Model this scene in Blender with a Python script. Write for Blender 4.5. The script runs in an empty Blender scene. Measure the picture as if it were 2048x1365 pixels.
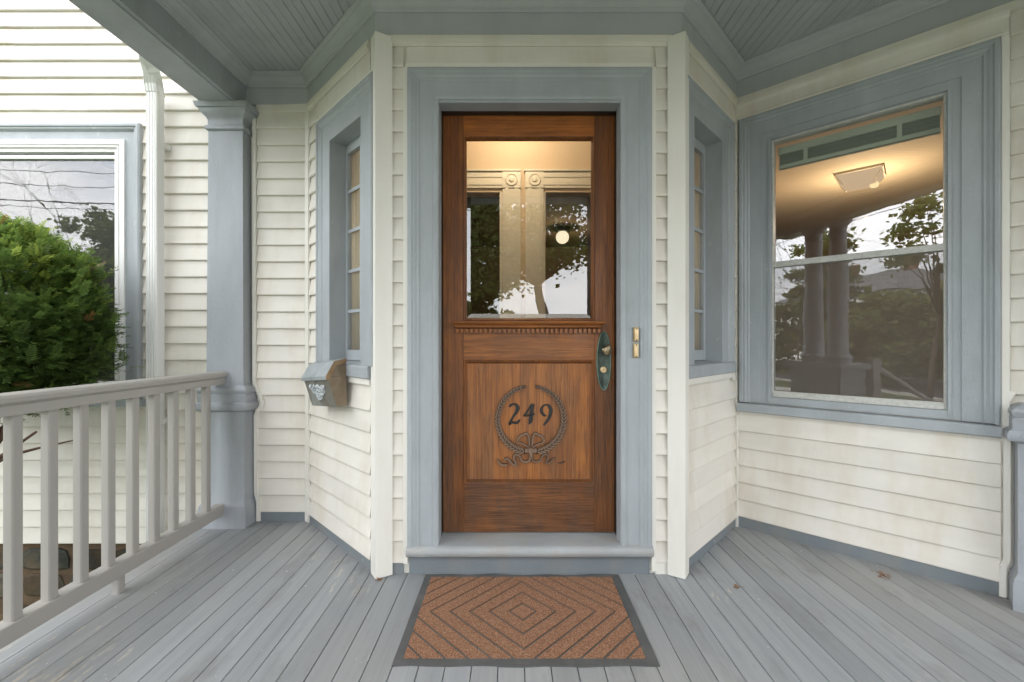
import bpy, bmesh, math, random
import numpy as np
from mathutils import Vector, Matrix, noise
random.seed(7); np.random.seed(7)
R = math.radians
sc = bpy.context.scene
COL = sc.collection

# ------------------------------------------------------------------ camera
H_CAM = 1.12
cam_d = bpy.data.cameras.new('camera'); cam = bpy.data.objects.new('camera', cam_d); COL.objects.link(cam)
cam.location = (0, 0, H_CAM); cam.rotation_euler = (R(90), 0, 0)
cam_d.sensor_width = 36.0; cam_d.lens = 865.0 / 2048.0 * 36.0
cam_d.clip_start = 0.02; cam_d.clip_end = 800
sc.camera = cam

# ------------------------------------------------------------------ world, sun, exposure
SUN_AZ = (0.30, 0.85)          # horizontal direction towards the sun
SUN_EL = 48.0
w = bpy.data.worlds.new('World'); sc.world = w; w.use_nodes = True
nt = w.node_tree; nt.nodes.clear()
wo = nt.nodes.new('ShaderNodeOutputWorld'); bg = nt.nodes.new('ShaderNodeBackground')
sky = nt.nodes.new('ShaderNodeTexSky'); sky.sky_type = 'NISHITA'; sky.sun_disc = False
sky.sun_elevation = R(SUN_EL); sky.sun_rotation = math.atan2(SUN_AZ[0], SUN_AZ[1])
sky.air_density = 1.0; sky.dust_density = 2.0; sky.ozone_density = 1.0
tc = nt.nodes.new('ShaderNodeTexCoord'); mp = nt.nodes.new('ShaderNodeMapping'); mp.inputs['Scale'].default_value = (1.6, 1.6, 4.5)
nz = nt.nodes.new('ShaderNodeTexNoise'); nz.inputs['Scale'].default_value = 1.7; nz.inputs['Detail'].default_value = 7; nz.inputs['Roughness'].default_value = .58
rp = nt.nodes.new('ShaderNodeValToRGB'); rp.color_ramp.elements[0].position = .30; rp.color_ramp.elements[0].color = (.62,.62,.62,1)
rp.color_ramp.elements[1].position = .62; rp.color_ramp.elements[1].color = (1,1,1,1)
mx = nt.nodes.new('ShaderNodeMix'); mx.data_type = 'RGBA'
cr = nt.nodes.new('ShaderNodeValToRGB'); cr.color_ramp.elements[0].position = .35; cr.color_ramp.elements[0].color = (.83,.85,.885,1)
cr.color_ramp.elements[1].position = .72; cr.color_ramp.elements[1].color = (1,1,1,1)
vm = nt.nodes.new('ShaderNodeVectorMath'); vm.operation = 'SCALE'; vm.inputs['Scale'].default_value = 9.5
L = nt.links.new
L(tc.outputs['Generated'], mp.inputs['Vector']); L(mp.outputs[0], nz.inputs['Vector'])
L(nz.outputs['Fac'], rp.inputs[0]); L(nz.outputs['Fac'], cr.inputs[0]); L(cr.outputs[0], vm.inputs[0])
L(rp.outputs[0], mx.inputs[0]); L(sky.outputs[0], mx.inputs[6]); L(vm.outputs[0], mx.inputs[7])
sz = nt.nodes.new('ShaderNodeSeparateXYZ'); L(tc.outputs['Generated'], sz.inputs[0])
hz_ = nt.nodes.new('ShaderNodeMapRange'); L(sz.outputs['Z'], hz_.inputs[0]); hz_.inputs[1].default_value = -.02; hz_.inputs[2].default_value = .0; hz_.inputs[3].default_value = 0; hz_.inputs[4].default_value = 1
below = nt.nodes.new('ShaderNodeVectorMath'); below.operation = 'SCALE'; L(mx.outputs[2], below.inputs[0]); L(hz_.outputs[0], below.inputs['Scale'])   # no sky under the ground
L(below.outputs[0], bg.inputs['Color']); bg.inputs['Strength'].default_value = 0.15
L(bg.outputs[0], wo.inputs['Surface'])

sd = bpy.data.lights.new('sun', 'SUN'); sd.energy = 2.4; sd.angle = R(4); sd.color = (1, .965, .92)
so = bpy.data.objects.new('sun', sd); COL.objects.link(so)
sv = Vector((SUN_AZ[0], SUN_AZ[1], 0)).normalized() * math.cos(R(SUN_EL)) + Vector((0, 0, math.sin(R(SUN_EL))))
so.rotation_euler = sv.to_track_quat('Z', 'Y').to_euler(); so.location = sv * 30

sc.view_settings.view_transform = 'Standard'; sc.view_settings.look = 'None'
sc.view_settings.gamma = 1; sc.view_settings.use_curve_mapping = False
sc.view_settings.exposure = 1.92
sc.cycles.diffuse_bounces = 5; sc.cycles.max_bounces = 12; sc.cycles.glossy_bounces = 4; sc.cycles.transparent_max_bounces = 12
sc.cycles.sample_clamp_indirect = 6.0
sc.cycles.use_denoising = True; sc.cycles.denoising_prefilter = 'ACCURATE'

# ------------------------------------------------------------------ materials
def new_mat(name):
    m = bpy.data.materials.new(name); m.use_nodes = True
    m.node_tree.nodes.clear()
    return m, m.node_tree
def N(t, typ, **kw):
    n = t.nodes.new(typ)
    for k, v in kw.items():
        if k.startswith('i_'): n.inputs[k[2:].replace('_', ' ')].default_value = v
        else: setattr(n, k, v)
    return n
def noise_node(t, scale, detail=4, rough=.55, sc_=1.0, pos=None):
    g = pos or N(t, 'ShaderNodeNewGeometry')
    mpn = N(t, 'ShaderNodeMapping'); mpn.inputs['Scale'].default_value = scale
    t.links.new(g.outputs['Position'], mpn.inputs['Vector'])
    n = N(t, 'ShaderNodeTexNoise'); n.inputs['Scale'].default_value = sc_; n.inputs['Detail'].default_value = detail; n.inputs['Roughness'].default_value = rough
    t.links.new(mpn.outputs[0], n.inputs['Vector'])
    return n.outputs['Fac']
def ramp(t, fac, stops):
    r = N(t, 'ShaderNodeValToRGB'); e = r.color_ramp.elements
    while len(e) < len(stops): e.new(.5)
    for q, (p, c) in zip(e, stops):
        q.position = p; q.color = (*c, 1) if len(c) == 3 else c
    t.links.new(fac, r.inputs[0]); return r.outputs[0]
def mixc(t, fac, a, b, mode='MIX'):
    m = N(t, 'ShaderNodeMix', data_type='RGBA', blend_type=mode)
    for key, v in ((0, fac), (6, a), (7, b)):
        if isinstance(v, (int, float)): m.inputs[key].default_value = v
        elif isinstance(v, tuple): m.inputs[key].default_value = (*v, 1)
        else: t.links.new(v, m.inputs[key])
    return m.outputs[2]
def g3(v): return (v, v, v)
def bump(t, h, strength, dist=.002, prev=None):
    b = N(t, 'ShaderNodeBump'); b.inputs['Strength'].default_value = strength; b.inputs['Distance'].default_value = dist
    t.links.new(h, b.inputs['Height'])
    if prev is not None: t.links.new(prev, b.inputs['Normal'])
    return b.outputs[0]
def finish(m, t, color, rough=.5, metal=0, normal=None, spec=.5, rough_sock=None):
    p = N(t, 'ShaderNodeBsdfPrincipled'); o = N(t, 'ShaderNodeOutputMaterial')
    if isinstance(color, tuple): p.inputs['Base Color'].default_value = (*color, 1)
    else: t.links.new(color, p.inputs['Base Color'])
    p.inputs['Roughness'].default_value = rough; p.inputs['Metallic'].default_value = metal
    p.inputs['Specular IOR Level'].default_value = spec
    if rough_sock is not None: t.links.new(rough_sock, p.inputs['Roughness'])
    if normal is not None: t.links.new(normal, p.inputs['Normal'])
    t.links.new(p.outputs[0], o.inputs[0]); return m
def rand_mul(t, col, lo, hi):
    oi = N(t, 'ShaderNodeObjectInfo')
    r = ramp(t, oi.outputs['Random'], [(0, g3(lo)), (1, g3(hi))])
    return mixc(t, 1.0, col, r, 'MULTIPLY')

def paint(name, c, var=.10, grain=(3, 3, 3), rough=.45, bmp=.25, dirt=None, dirt_amt=.5, chips=None, rnd=.03, streak=None):
    m, t = new_mat(name)
    n1 = noise_node(t, grain, 3, .6)
    n2 = noise_node(t, (1.3, 1.3, 1.3), 2, .6)
    col = ramp(t, n1, [(.3, tuple(x * (1 - var) for x in c)), (.7, tuple(min(1, x * (1 + var * .6)) for x in c))])
    col = mixc(t, 1.0, col, ramp(t, n2, [(.3, g3(1 - var)), (.7, g3(1.0))]), 'MULTIPLY')
    if dirt:
        d = noise_node(t, streak or (5, 5, 1.2), 4, .65)
        f = ramp(t, d, [(.48, g3(0)), (.78, g3(dirt_amt))])
        col = mixc(t, f, col, dirt)
    if chips:
        d = noise_node(t, (38, 38, 22), 2, .7)
        ml = N(t, 'ShaderNodeMath', operation='MULTIPLY'); t.links.new(d, ml.inputs[0]); t.links.new(n2, ml.inputs[1])
        f = ramp(t, ml.outputs[0], [(.43, g3(0)), (.445, g3(.6))])
        col = mixc(t, f, col, chips)
    if rnd: col = rand_mul(t, col, 1 - rnd, 1 + rnd)
    nb = None
    if bmp > .05:
        fine = noise_node(t, tuple(max(28, x * 28) for x in grain), 4, .75)
        nb = bump(t, fine, bmp, .004)
    rs = ramp(t, n2, [(.3, g3(rough - .08)), (.7, g3(rough + .1))])
    return finish(m, t, col, rough, 0, nb, .45, rs)

M = {}
M['siding'] = paint('vinyl_siding_cream', (.765, .732, .664), .06, (2.5, 2.5, 9), .48, .05, (.52, .42, .28), .46, None, .03)
M['siding_front'] = M['siding']
M['white'] = paint('white_vinyl_trim', (.80, .78, .715), .04, (1, 1, 1), .4, .05, (.52, .45, .33), .22, None, .015)
M['white_metal'] = paint('white_enamelled_metal', (.80, .80, .78), .03, (1, 1, 1), .35, .05, (.5, .48, .42), .2, None, .01)
M['grey'] = paint('grey_blue_trim_paint', (.405, .438, .460), .09, (6, 6, 3), .40, .6, (.22, .23, .22), .35, (.55, .56, .55), .02)
M['grey_pil'] = paint('grey_blue_pilaster_paint', (.375, .40, .43), .12, (6, 6, 1.6), .42, .8, (.25, .26, .25), .45, (.20, .20, .19), .02)
M['grey_sill'] = paint('worn_grey_sill_paint', (.39, .41, .415), .12, (5, 9, 5), .5, .7, (.40, .35, .29), .75, (.5, .47, .42), 0, (4, 9, 9))
M['grey_dark'] = paint('grey_skirting_paint', (.20, .23, .25), .10, (3, 3, 3), .5, .4, (.30, .25, .18), .5, (.5, .5, .48), .02)
M['grey_ceil'] = paint('grey_ceiling_paint', (.455, .474, .488), .06, (2, 1, 2), .5, .25, (.22, .25, .24), .3, None, .03)
M['rail'] = paint('taupe_rail_paint', (.365, .345, .318), .04, (2, 2, 2), .45, .12, (.40, .36, .30), .25, None, .015)
M['speck_metal'] = paint('pitted_aluminium', (.62, .62, .58), .10, (60, 60, 60), .5, .4, (.35, .34, .30), .6, None, .0, (70, 70, 70))

def floor_mat():
    m, t = new_mat('porch_floor_paint')
    a = noise_node(t, (60, 1.6, 60), 5, .65)
    b = noise_node(t, (1.1, .8, 1), 4, .6)
    col = ramp(t, a, [(.25, (.245, .258, .268)), (.75, (.32, .332, .340))])
    col = mixc(t, ramp(t, b, [(.42, g3(0)), (.70, g3(.75))]), col, (.35, .335, .31))
    # worn spots where bare wood shows
    s1 = noise_node(t, (30, 6, 30), 4, .7); s2 = noise_node(t, (1.5, 1.2, 1), 3, .5)
    ml = N(t, 'ShaderNodeMath', operation='MULTIPLY'); t.links.new(s1, ml.inputs[0]); t.links.new(s2, ml.inputs[1])
    col = mixc(t, ramp(t, ml.outputs[0], [(.365, g3(0)), (.40, g3(.65))]), col, (.52, .46, .37))
    s3 = noise_node(t, (70, 70, 70), 2, .5); s4 = noise_node(t, (3.1, 2.4, 1), 2, .5)
    m2 = N(t, 'ShaderNodeMath', operation='MULTIPLY'); t.links.new(s3, m2.inputs[0]); t.links.new(s4, m2.inputs[1])
    col = mixc(t, ramp(t, m2.outputs[0], [(.47, g3(0)), (.48, g3(.8))]), col, (.62, .60, .56))
    s5 = noise_node(t, (8, 3, 1), 4, .65)
    col = mixc(t, ramp(t, s5, [(.54, g3(0)), (.72, g3(.45))]), col, (.15, .14, .125))
    col = rand_mul(t, col, .88, 1.10)
    nb = bump(t, a, .30, .0015)
    nb = bump(t, noise_node(t, (300, 12, 300), 3, .6), .25, .001, nb)
    return finish(m, t, col, .5, 0, nb, .4, ramp(t, b, [(.3, g3(.40)), (.7, g3(.58))]))
M['floor'] = floor_mat()

def oak(name, axis, tint=(1, 1, 1), weather=.6, fig=.5):
    m, t = new_mat(name)
    def sca(al, ac): return (al, ac, ac) if axis == 'x' else (ac, ac, al)
    geo = N(t, 'ShaderNodeNewGeometry')
    a = noise_node(t, sca(1.5, 66), 5, .74, pos=geo)
    b = noise_node(t, sca(6, 190), 3, .7, pos=geo)
    c = noise_node(t, sca(2.6, 9), 4, .62, pos=geo)
    col = ramp(t, a, [(.20, (.125, .043, .011)), (.42, (.225, .080, .0175)), (.58, (.31, .118, .026)), (.82, (.42, .185, .048))])
    col = mixc(t, ramp(t, b, [(.38, g3(fig+.2)), (.50, g3(0))]), col, (.052, .020, .0075))
    col = mixc(t, ramp(t, c, [(.36, g3(.50)), (.58, g3(0))]), col, (.090, .035, .013))
    # weathering: rain-greyed and darkened towards the exposed foot of the door, in ragged patches
    sp_ = N(t, 'ShaderNodeSeparateXYZ'); t.links.new(geo.outputs['Position'], sp_.inputs[0])
    d = noise_node(t, (7, 7, 2.2), 4, .7, pos=geo)
    zf = N(t, 'ShaderNodeMapRange'); t.links.new(sp_.outputs['Z'], zf.inputs[0]); zf.inputs[1].default_value = 1.9; zf.inputs[2].default_value = .1; zf.inputs[3].default_value = -.22; zf.inputs[4].default_value = .22
    ad = N(t, 'ShaderNodeMath', operation='ADD'); t.links.new(d, ad.inputs[0]); t.links.new(zf.outputs[0], ad.inputs[1])
    wf_ = ramp(t, ad.outputs[0], [(.45, g3(0)), (.80, g3(weather))])
    wc = ramp(t, b, [(.35, (.050, .027, .017)), (.65, (.165, .100, .060))])
    col = mixc(t, wf_, col, wc)
    col = mixc(t, 1.0, col, tint, 'MULTIPLY')
    nb = bump(t, b, .4, .0008)
    return finish(m, t, col, .40, 0, nb, .45, ramp(t, d, [(.3, g3(.30)), (.7, g3(.52))]))
M['oak_v'] = oak('oak_vertical_grain', 'z', (.84, .73, .62), .8, .35)
M['oak_panel'] = oak('oak_panel_grain', 'z', (1.34, 1.24, 1.10), .62, .25)
M['oak_h'] = oak('oak_horizontal_grain', 'x', (1.12, 1.02, .90), .5, .35)
M['oak_top'] = oak('oak_top_rail_grain', 'x', (1.40, 1.16, .78), .25, .3)
M['oak_bottom'] = oak('oak_weathered_bottom_rail', 'x', (.84, .77, .74), .85, .4)
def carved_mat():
    m, t = new_mat('weathered_relief_shaded_oak')
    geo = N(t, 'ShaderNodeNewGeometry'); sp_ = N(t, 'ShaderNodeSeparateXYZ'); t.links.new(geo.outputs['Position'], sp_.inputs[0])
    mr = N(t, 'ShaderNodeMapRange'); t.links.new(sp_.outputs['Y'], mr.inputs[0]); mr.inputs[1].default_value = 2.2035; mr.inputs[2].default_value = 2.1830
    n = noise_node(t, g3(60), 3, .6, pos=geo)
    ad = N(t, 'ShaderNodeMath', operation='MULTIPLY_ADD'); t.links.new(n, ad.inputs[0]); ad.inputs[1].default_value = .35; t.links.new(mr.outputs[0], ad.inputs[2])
    col = ramp(t, ad.outputs[0], [(.20, (.028, .013, .007)), (.62, (.080, .042, .024)), (1.0, (.20, .128, .084))])  # recess dirt and relief shading painted by depth: recesses dark, high points light
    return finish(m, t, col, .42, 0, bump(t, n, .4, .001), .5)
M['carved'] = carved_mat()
M['dark_jamb'] = paint('dark_brown_jamb', (.035, .025, .018), .2, (30, 30, 3), .45, .3, None, 0, None, 0)
M['number'] = paint('black_number_metal', (.018, .019, .018), .2, (40, 40, 40), .4, .3, None, 0, None, 0)
def metal(name, c1, c2, rough, metalness, sc_=20):
    m, t = new_mat(name)
    a = noise_node(t, g3(sc_), 6, .65)
    return finish(m, t, ramp(t, a, [(.35, c1), (.65, c2)]), rough, metalness, bump(t, noise_node(t, g3(sc_ * 6), 3), .2, .0008), .5)
M['verdigris'] = metal('verdigris_bronze', (.045, .062, .052), (.10, .13, .108), .45, .5, 26)
M['verdigris_edge'] = metal('pale_verdigris_rim', (.12, .22, .17), (.20, .33, .26), .5, .5, 26)
M['brass'] = metal('aged_brass', (.22, .17, .10), (.36, .30, .19), .32, .85, 40)
M['brass_bright'] = metal('polished_brass', (.62, .46, .26), (.80, .62, .38), .38, .7, 40)
def mailbox_mat(name, base1, base2, acc, z=False):
    m, t = new_mat(name)
    a = noise_node(t, (18, 18, 9), 6, .7); b = noise_node(t, (9, 9, 5), 5, .65)
    col = ramp(t, a, [(.32, base1), (.68, base2)])
    col = mixc(t, ramp(t, b, [(.52, g3(0)), (.72, g3(.8))]), col, acc)
    return finish(m, t, col, .55, .35, bump(t, noise_node(t, g3(160), 3), .3, .0008), .4)
M['mb_lid'] = mailbox_mat('weathered_zinc', (.29, .32, .33), (.40, .43, .44), (.22, .23, .22))
M['mb_side'] = mailbox_mat('tarnished_brown_tin', (.16, .12, .078), (.26, .20, .14), (.32, .25, .17))
M['mb_front'] = mailbox_mat('streaked_brown_tin', (.16, .145, .115), (.26, .25, .215), (.37, .40, .39))
M['mb_rust'] = mailbox_mat('rusty_gold_edge', (.22, .14, .07), (.33, .23, .13), (.17, .12, .08))
M['mb_orn'] = mailbox_mat('pale_zinc_casting', (.42, .45, .46), (.60, .63, .64), (.36, .39, .40))

def mat_pile():
    m, t = new_mat('rust_brown_mat_pile')
    a = noise_node(t, g3(260), 3, .8); b = noise_node(t, g3(6), 4, .65); c = noise_node(t, g3(130), 2, .7)
    col = ramp(t, a, [(.32, (.10, .042, .022)), (.50, (.31, .158, .092)), (.66, (.58, .35, .23))])
    col = mixc(t, ramp(t, b, [(.4, g3(0)), (.75, g3(.35))]), col, (.30, .18, .11))
    nb = bump(t, a, .9, .004); nb = bump(t, c, .6, .004, nb)
    return finish(m, t, col, .95, 0, nb, .1)
M['pile'] = mat_pile()
M['rubber'] = paint('grey_black_rubber', (.10, .102, .100), .15, (8, 8, 8), .6, .3, (.17, .165, .155), .6, None, 0, (6, 6, 6))
def stone_mat():
    m, t = new_mat('rubble_stone')
    a = noise_node(t, (9, 9, 9), 7, .7); b = noise_node(t, (2.2, 2.2, 2.2), 4, .6)
    col = ramp(t, a, [(.3, (.020, .022, .018)), (.5, (.045, .045, .037)), (.72, (.10, .085, .06))])
    col = mixc(t, ramp(t, b, [(.45, g3(0)), (.65, g3(.8))]), col, (.11, .065, .028))
    return finish(m, t, rand_mul(t, col, .6, 1.5), .85, 0, bump(t, a, .8, .012), .2)
M['stone'] = stone_mat()
M['mortar'] = paint('brown_mortar', (.16, .105, .06), .3, (12, 12, 12), .9, .7, (.08, .05, .03), .5, None, 0)
M['lawn'] = paint('lawn', (.055, .085, .022), .4, (9, 9, 9), .9, .6, (.12, .10, .045), .4, None, 0)
M['asphalt'] = paint('asphalt', (.06, .06, .06), .2, (30, 30, 30), .9, .4, None, 0, None, 0)
M['concrete'] = paint('concrete', (.38, .37, .34), .12, (6, 6, 6), .85, .3, (.25, .24, .2), .3, None, 0)
M['wall_tan'] = paint('tan_interior_plaster', (.60, .47, .31), .03, (2, 2, 2), .7, .05, None, 0, None, 0)
M['ceil_tan'] = paint('warm_interior_ceiling', (.74, .62, .45), .03, (2, 2, 2), .8, .05, None, 0, None, 0)
M['int_trim'] = paint('cream_interior_trim', (.66, .62, .50), .03, (2, 2, 2), .4, .05, None, 0, None, 0)
M['int_floor'] = paint('dark_oak_floor', (.12, .06, .028), .25, (20, 1, 1), .35, .1, None, 0, None, 0)
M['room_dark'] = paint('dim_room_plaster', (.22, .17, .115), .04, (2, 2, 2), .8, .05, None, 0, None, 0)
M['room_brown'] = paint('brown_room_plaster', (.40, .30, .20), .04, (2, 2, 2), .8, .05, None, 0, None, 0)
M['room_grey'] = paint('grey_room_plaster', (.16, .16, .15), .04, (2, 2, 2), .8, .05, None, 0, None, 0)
def curtain_mat():
    m, t = new_mat('cream_curtain')
    col = ramp(t, noise_node(t, (60, 60, 1.5), 2, .5), [(.3, (.66, .58, .42)), (.7, (.80, .73, .57))])
    df = N(t, 'ShaderNodeBsdfDiffuse'); tl = N(t, 'ShaderNodeBsdfTranslucent'); ms = N(t, 'ShaderNodeMixShader'); ms.inputs[0].default_value = .5
    t.links.new(col, df.inputs[0]); t.links.new(col, tl.inputs[0]); t.links.new(df.outputs[0], ms.inputs[1]); t.links.new(tl.outputs[0], ms.inputs[2])
    o = N(t, 'ShaderNodeOutputMaterial'); t.links.new(ms.outputs[0], o.inputs[0]); return m
M['curtain'] = curtain_mat()
M['blind'] = paint('pale_green_blind', (.50, .58, .44), .04, (2, 2, 2), .45, .05, None, 0, None, 0)
M['blind_slat'] = paint('green_blind_slat', (.27, .33, .24), .05, (2, 2, 2), .45, .05, None, 0, None, .1)
M['wire'] = paint('black_cable', (.02, .02, .02), .1, (2, 2, 2), .6, .0, None, 0, None, 0)
M['bark'] = paint('grey_brown_bark', (.085, .062, .045), .3, (12, 12, 3), .9, .8, None, 0, None, 0)
M['yew_bark'] = paint('reddish_yew_bark', (.15, .075, .05), .35, (40, 40, 10), .85, .8, (.22, .15, .11), .4, None, 0)
M['house_white'] = paint('white_clapboard_far', (.78, .78, .75), .04, (1, 1, 12), .6, .1, None, 0, None, 0)
M['roof_grey'] = paint('grey_slate_roof', (.14, .145, .15), .2, (3, 3, 8), .8, .3, None, 0, None, 0)
M['brickred'] = paint('red_brick_far', (.28, .13, .09), .2, (6, 6, 14), .85, .3, None, 0, None, 0)
M['twig'] = paint('dry_brown_twig', (.30, .14, .05), .3, (40, 40, 40), .9, .2, None, 0, None, 0)
M['chip'] = paint('white_paint_chip', (.75, .74, .70), .1, (40, 40, 40), .7, .1, None, 0, None, 0)

def glass_mat(name, f0=.07, gain=1.0, tint=(1, 1, 1)):
    m, t = new_mat(name)
    lw = N(t, 'ShaderNodeLayerWeight'); lw.inputs['Blend'].default_value = .5
    pw = N(t, 'ShaderNodeMath', operation='POWER'); t.links.new(lw.outputs['Facing'], pw.inputs[0]); pw.inputs[1].default_value = 5.0
    ma = N(t, 'ShaderNodeMath', operation='MULTIPLY_ADD'); t.links.new(pw.outputs[0], ma.inputs[0]); ma.inputs[1].default_value = .9; ma.inputs[2].default_value = f0
    ma.use_clamp = True
    tr = N(t, 'ShaderNodeBsdfTransparent'); tr.inputs[0].default_value = (*tint, 1)
    gl = N(t, 'ShaderNodeBsdfGlossy'); gl.inputs['Roughness'].default_value = 0.0
    nb = bump(t, noise_node(t, g3(5.5), 2, .5), .035, .01); t.links.new(nb, gl.inputs['Normal'])
    ms = N(t, 'ShaderNodeMixShader'); t.links.new(ma.outputs[0], ms.inputs[0]); t.links.new(tr.outputs[0], ms.inputs[1]); t.links.new(gl.outputs[0], ms.inputs[2])
    o = N(t, 'ShaderNodeOutputMaterial'); t.links.new(ms.outputs[0], o.inputs[0]); return m
M['glass'] = glass_mat('window_glass', .14)
M['glass_door'] = glass_mat('bevelled_door_glass', .16)
M['glass_old'] = glass_mat('old_pane_glass', .035)
def screen_mat(name, op):
    m, t = new_mat(name)
    tr = N(t, 'ShaderNodeBsdfTransparent'); df = N(t, 'ShaderNodeBsdfDiffuse'); df.inputs[0].default_value = (.24, .24, .225, 1)
    ms = N(t, 'ShaderNodeMixShader'); ms.inputs[0].default_value = op
    t.links.new(tr.outputs[0], ms.inputs[1]); t.links.new(df.outputs[0], ms.inputs[2])
    o = N(t, 'ShaderNodeOutputMaterial'); t.links.new(ms.outputs[0], o.inputs[0]); return m
M['screen'] = screen_mat('insect_screen', .16); M['screen_fine'] = screen_mat('fine_insect_screen', .08)
def emit(name, c, s):
    m, t = new_mat(name); e = N(t, 'ShaderNodeEmission'); e.inputs[0].default_value = (*c, 1); e.inputs[1].default_value = s
    o = N(t, 'ShaderNodeOutputMaterial'); t.links.new(e.outputs[0], o.inputs[0]); return m
M['globe'] = emit('lit_globe_glass', (1, .84, .58), .31)
M['bulb'] = emit('lit_bulb', (1, .80, .42), .34)
M['shade'] = emit('lit_frosted_shade', (1, .70, .42), .19)
def leaf_mat(name, dark, mid, light, trans=.35, rough=.45):
    m, t = new_mat(name)
    at = N(t, 'ShaderNodeAttribute'); at.attribute_name = 'tint'
    col = ramp(t, at.outputs['Fac'], [(0, dark), (.55, mid), (1, light)])
    p = N(t, 'ShaderNodeBsdfPrincipled'); p.inputs['Roughness'].default_value = rough; t.links.new(col, p.inputs['Base Color'])
    p.inputs['Specular IOR Level'].default_value = .35
    tl = N(t, 'ShaderNodeBsdfTranslucent'); t.links.new(col, tl.inputs[0])
    ms = N(t, 'ShaderNodeMixShader'); ms.inputs[0].default_value = trans
    t.links.new(p.outputs[0], ms.inputs[1]); t.links.new(tl.outputs[0], ms.inputs[2])
    o = N(t, 'ShaderNodeOutputMaterial'); t.links.new(ms.outputs[0], o.inputs[0]); return m
M['yew'] = leaf_mat('yew_needles', (.055, .092, .028), (.140, .225, .052), (.42, .48, .090), .5)
M['yew_dry'] = leaf_mat('dry_yew_needles', (.10, .045, .02), (.20, .095, .04), (.32, .17, .07), .3)
M['leaf'] = leaf_mat('maple_leaves', (.065, .090, .026), (.110, .150, .042), (.18, .21, .07), .6)
M['hedge'] = leaf_mat('hedge_leaves', (.075, .095, .028), (.13, .155, .045), (.21, .21, .07), .5)

# ------------------------------------------------------------------ helpers
def link_mesh(name, me, mat, parent=None, loc=None):
    o = bpy.data.objects.new(name, me); COL.objects.link(o)
    if mat is not None and len(me.materials) == 0: me.materials.append(M[mat] if isinstance(mat, str) else mat)
    if loc is not None: o.location = loc
    if parent is not None:
        o.parent = parent
        o.matrix_parent_inverse = Matrix.Translation(-world_loc(parent))
    return o
def world_loc(o):
    # translation-only hierarchy with parent inverses: an object's own location is its world location
    return Vector(o.location)
class MB:
    def __init__(s): s.v = []; s.f = []
    def quadbox(s, c):           # 8 corners, bottom 4 then top 4
        b = len(s.v); s.v += [tuple(p) for p in c]
        s.f += [(b, b+3, b+2, b+1), (b+4, b+5, b+6, b+7), (b, b+1, b+5, b+4), (b+1, b+2, b+6, b+5), (b+2, b+3, b+7, b+6), (b+3, b, b+4, b+7)]
        return s
    def box(s, x0, x1, y0, y1, z0, z1):
        s.quadbox([(x0,y0,z0),(x1,y0,z0),(x1,y1,z0),(x0,y1,z0),(x0,y0,z1),(x1,y0,z1),(x1,y1,z1),(x0,y1,z1)]); return s
    def wbox(s, W, s0, s1, d0, d1, z0, z1):
        s.quadbox([W.P(a, b, z) for z in (z0, z1) for a, b in ((s0, d0), (s1, d0), (s1, d1), (s0, d1))]); return s
    def loft(s, rings, closed_ring=True, cap=True, closed_path=False):
        b = len(s.v); n = len(rings[0])
        for r in rings: s.v += [tuple(p) for p in r]
        m = len(rings)
        for i in range(m if closed_path else m - 1):
            for j in range(n if closed_ring else n - 1):
                a0 = b + i*n + j; a1 = b + i*n + (j+1) % n
                c0 = b + ((i+1) % m)*n + j; c1 = b + ((i+1) % m)*n + (j+1) % n
                s.f.append((a0, a1, c1, c0))
        if cap and not closed_path:
            s.f.append(tuple(b + j for j in range(n))); s.f.append(tuple(b + (m-1)*n + j for j in range(n)))
        return s
    def prism(s, poly, z0, z1):
        return s.loft([[(x, y, z0) for x, y in poly], [(x, y, z1) for x, y in poly]])
    def tube(s, pts, rad, n=8):
        pts = [Vector(p) for p in pts]; rings = []
        if not hasattr(rad, '__len__'): rad = [rad] * len(pts)
        up = Vector((0, 0, 1)); prev = None
        for i, p in enumerate(pts):
            t = (pts[min(i+1, len(pts)-1)] - pts[max(i-1, 0)]).normalized()
            if prev is None:
                a = t.cross(up if abs(t.z) < .9 else Vector((1, 0, 0))).normalized()
            else:
                a = (prev - t * prev.dot(t)).normalized()
            prev = a; c = t.cross(a)
            rings.append([p + (a*math.cos(2*math.pi*k/n) + c*math.sin(2*math.pi*k/n))*rad[i] for k in range(n)])
        return s.loft(rings)
    def lathe(s, prof, c, n=24, axis='z'):
        rings = []
        for r, h in prof:
            ring = []
            for k in range(n):
                a = 2*math.pi*k/n
                if axis == 'z': ring.append((c[0]+r*math.cos(a), c[1]+r*math.sin(a), c[2]+h))
                else: ring.append((c[0]+r*math.cos(a), c[1]-h, c[2]+r*math.sin(a)))
            rings.append(ring)
        return s.loft(rings)
    def mesh(s, name, smooth=False, angle=None, fix=True):
        me = bpy.data.meshes.new(name); me.from_pydata(s.v, [], s.f)
        if fix:
            bm = bmesh.new(); bm.from_mesh(me); bmesh.ops.recalc_face_normals(bm, faces=bm.faces); bm.to_mesh(me); bm.free()
        if smooth:
            me.polygons.foreach_set('use_smooth', [True]*len(me.polygons))
            if angle is not None:
                me.set_sharp_from_angle(angle=R(angle))
        me.update(); return me
    def build(s, name, mat, parent=None, smooth=False, angle=None):
        return link_mesh(name, s.mesh(name, smooth, angle), mat, parent)
def tag(o, label=None, cat=None, group=None, kind=None):
    if label: o['label'] = label
    if cat: o['category'] = cat
    if group: o['group'] = group
    if kind: o['kind'] = kind
    return o
def thing(name, label, cat, loc, group=None):
    e = bpy.data.objects.new(name, None); COL.objects.link(e); e.location = loc; e.empty_display_size = .1
    return tag(e, label, cat, group)
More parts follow.
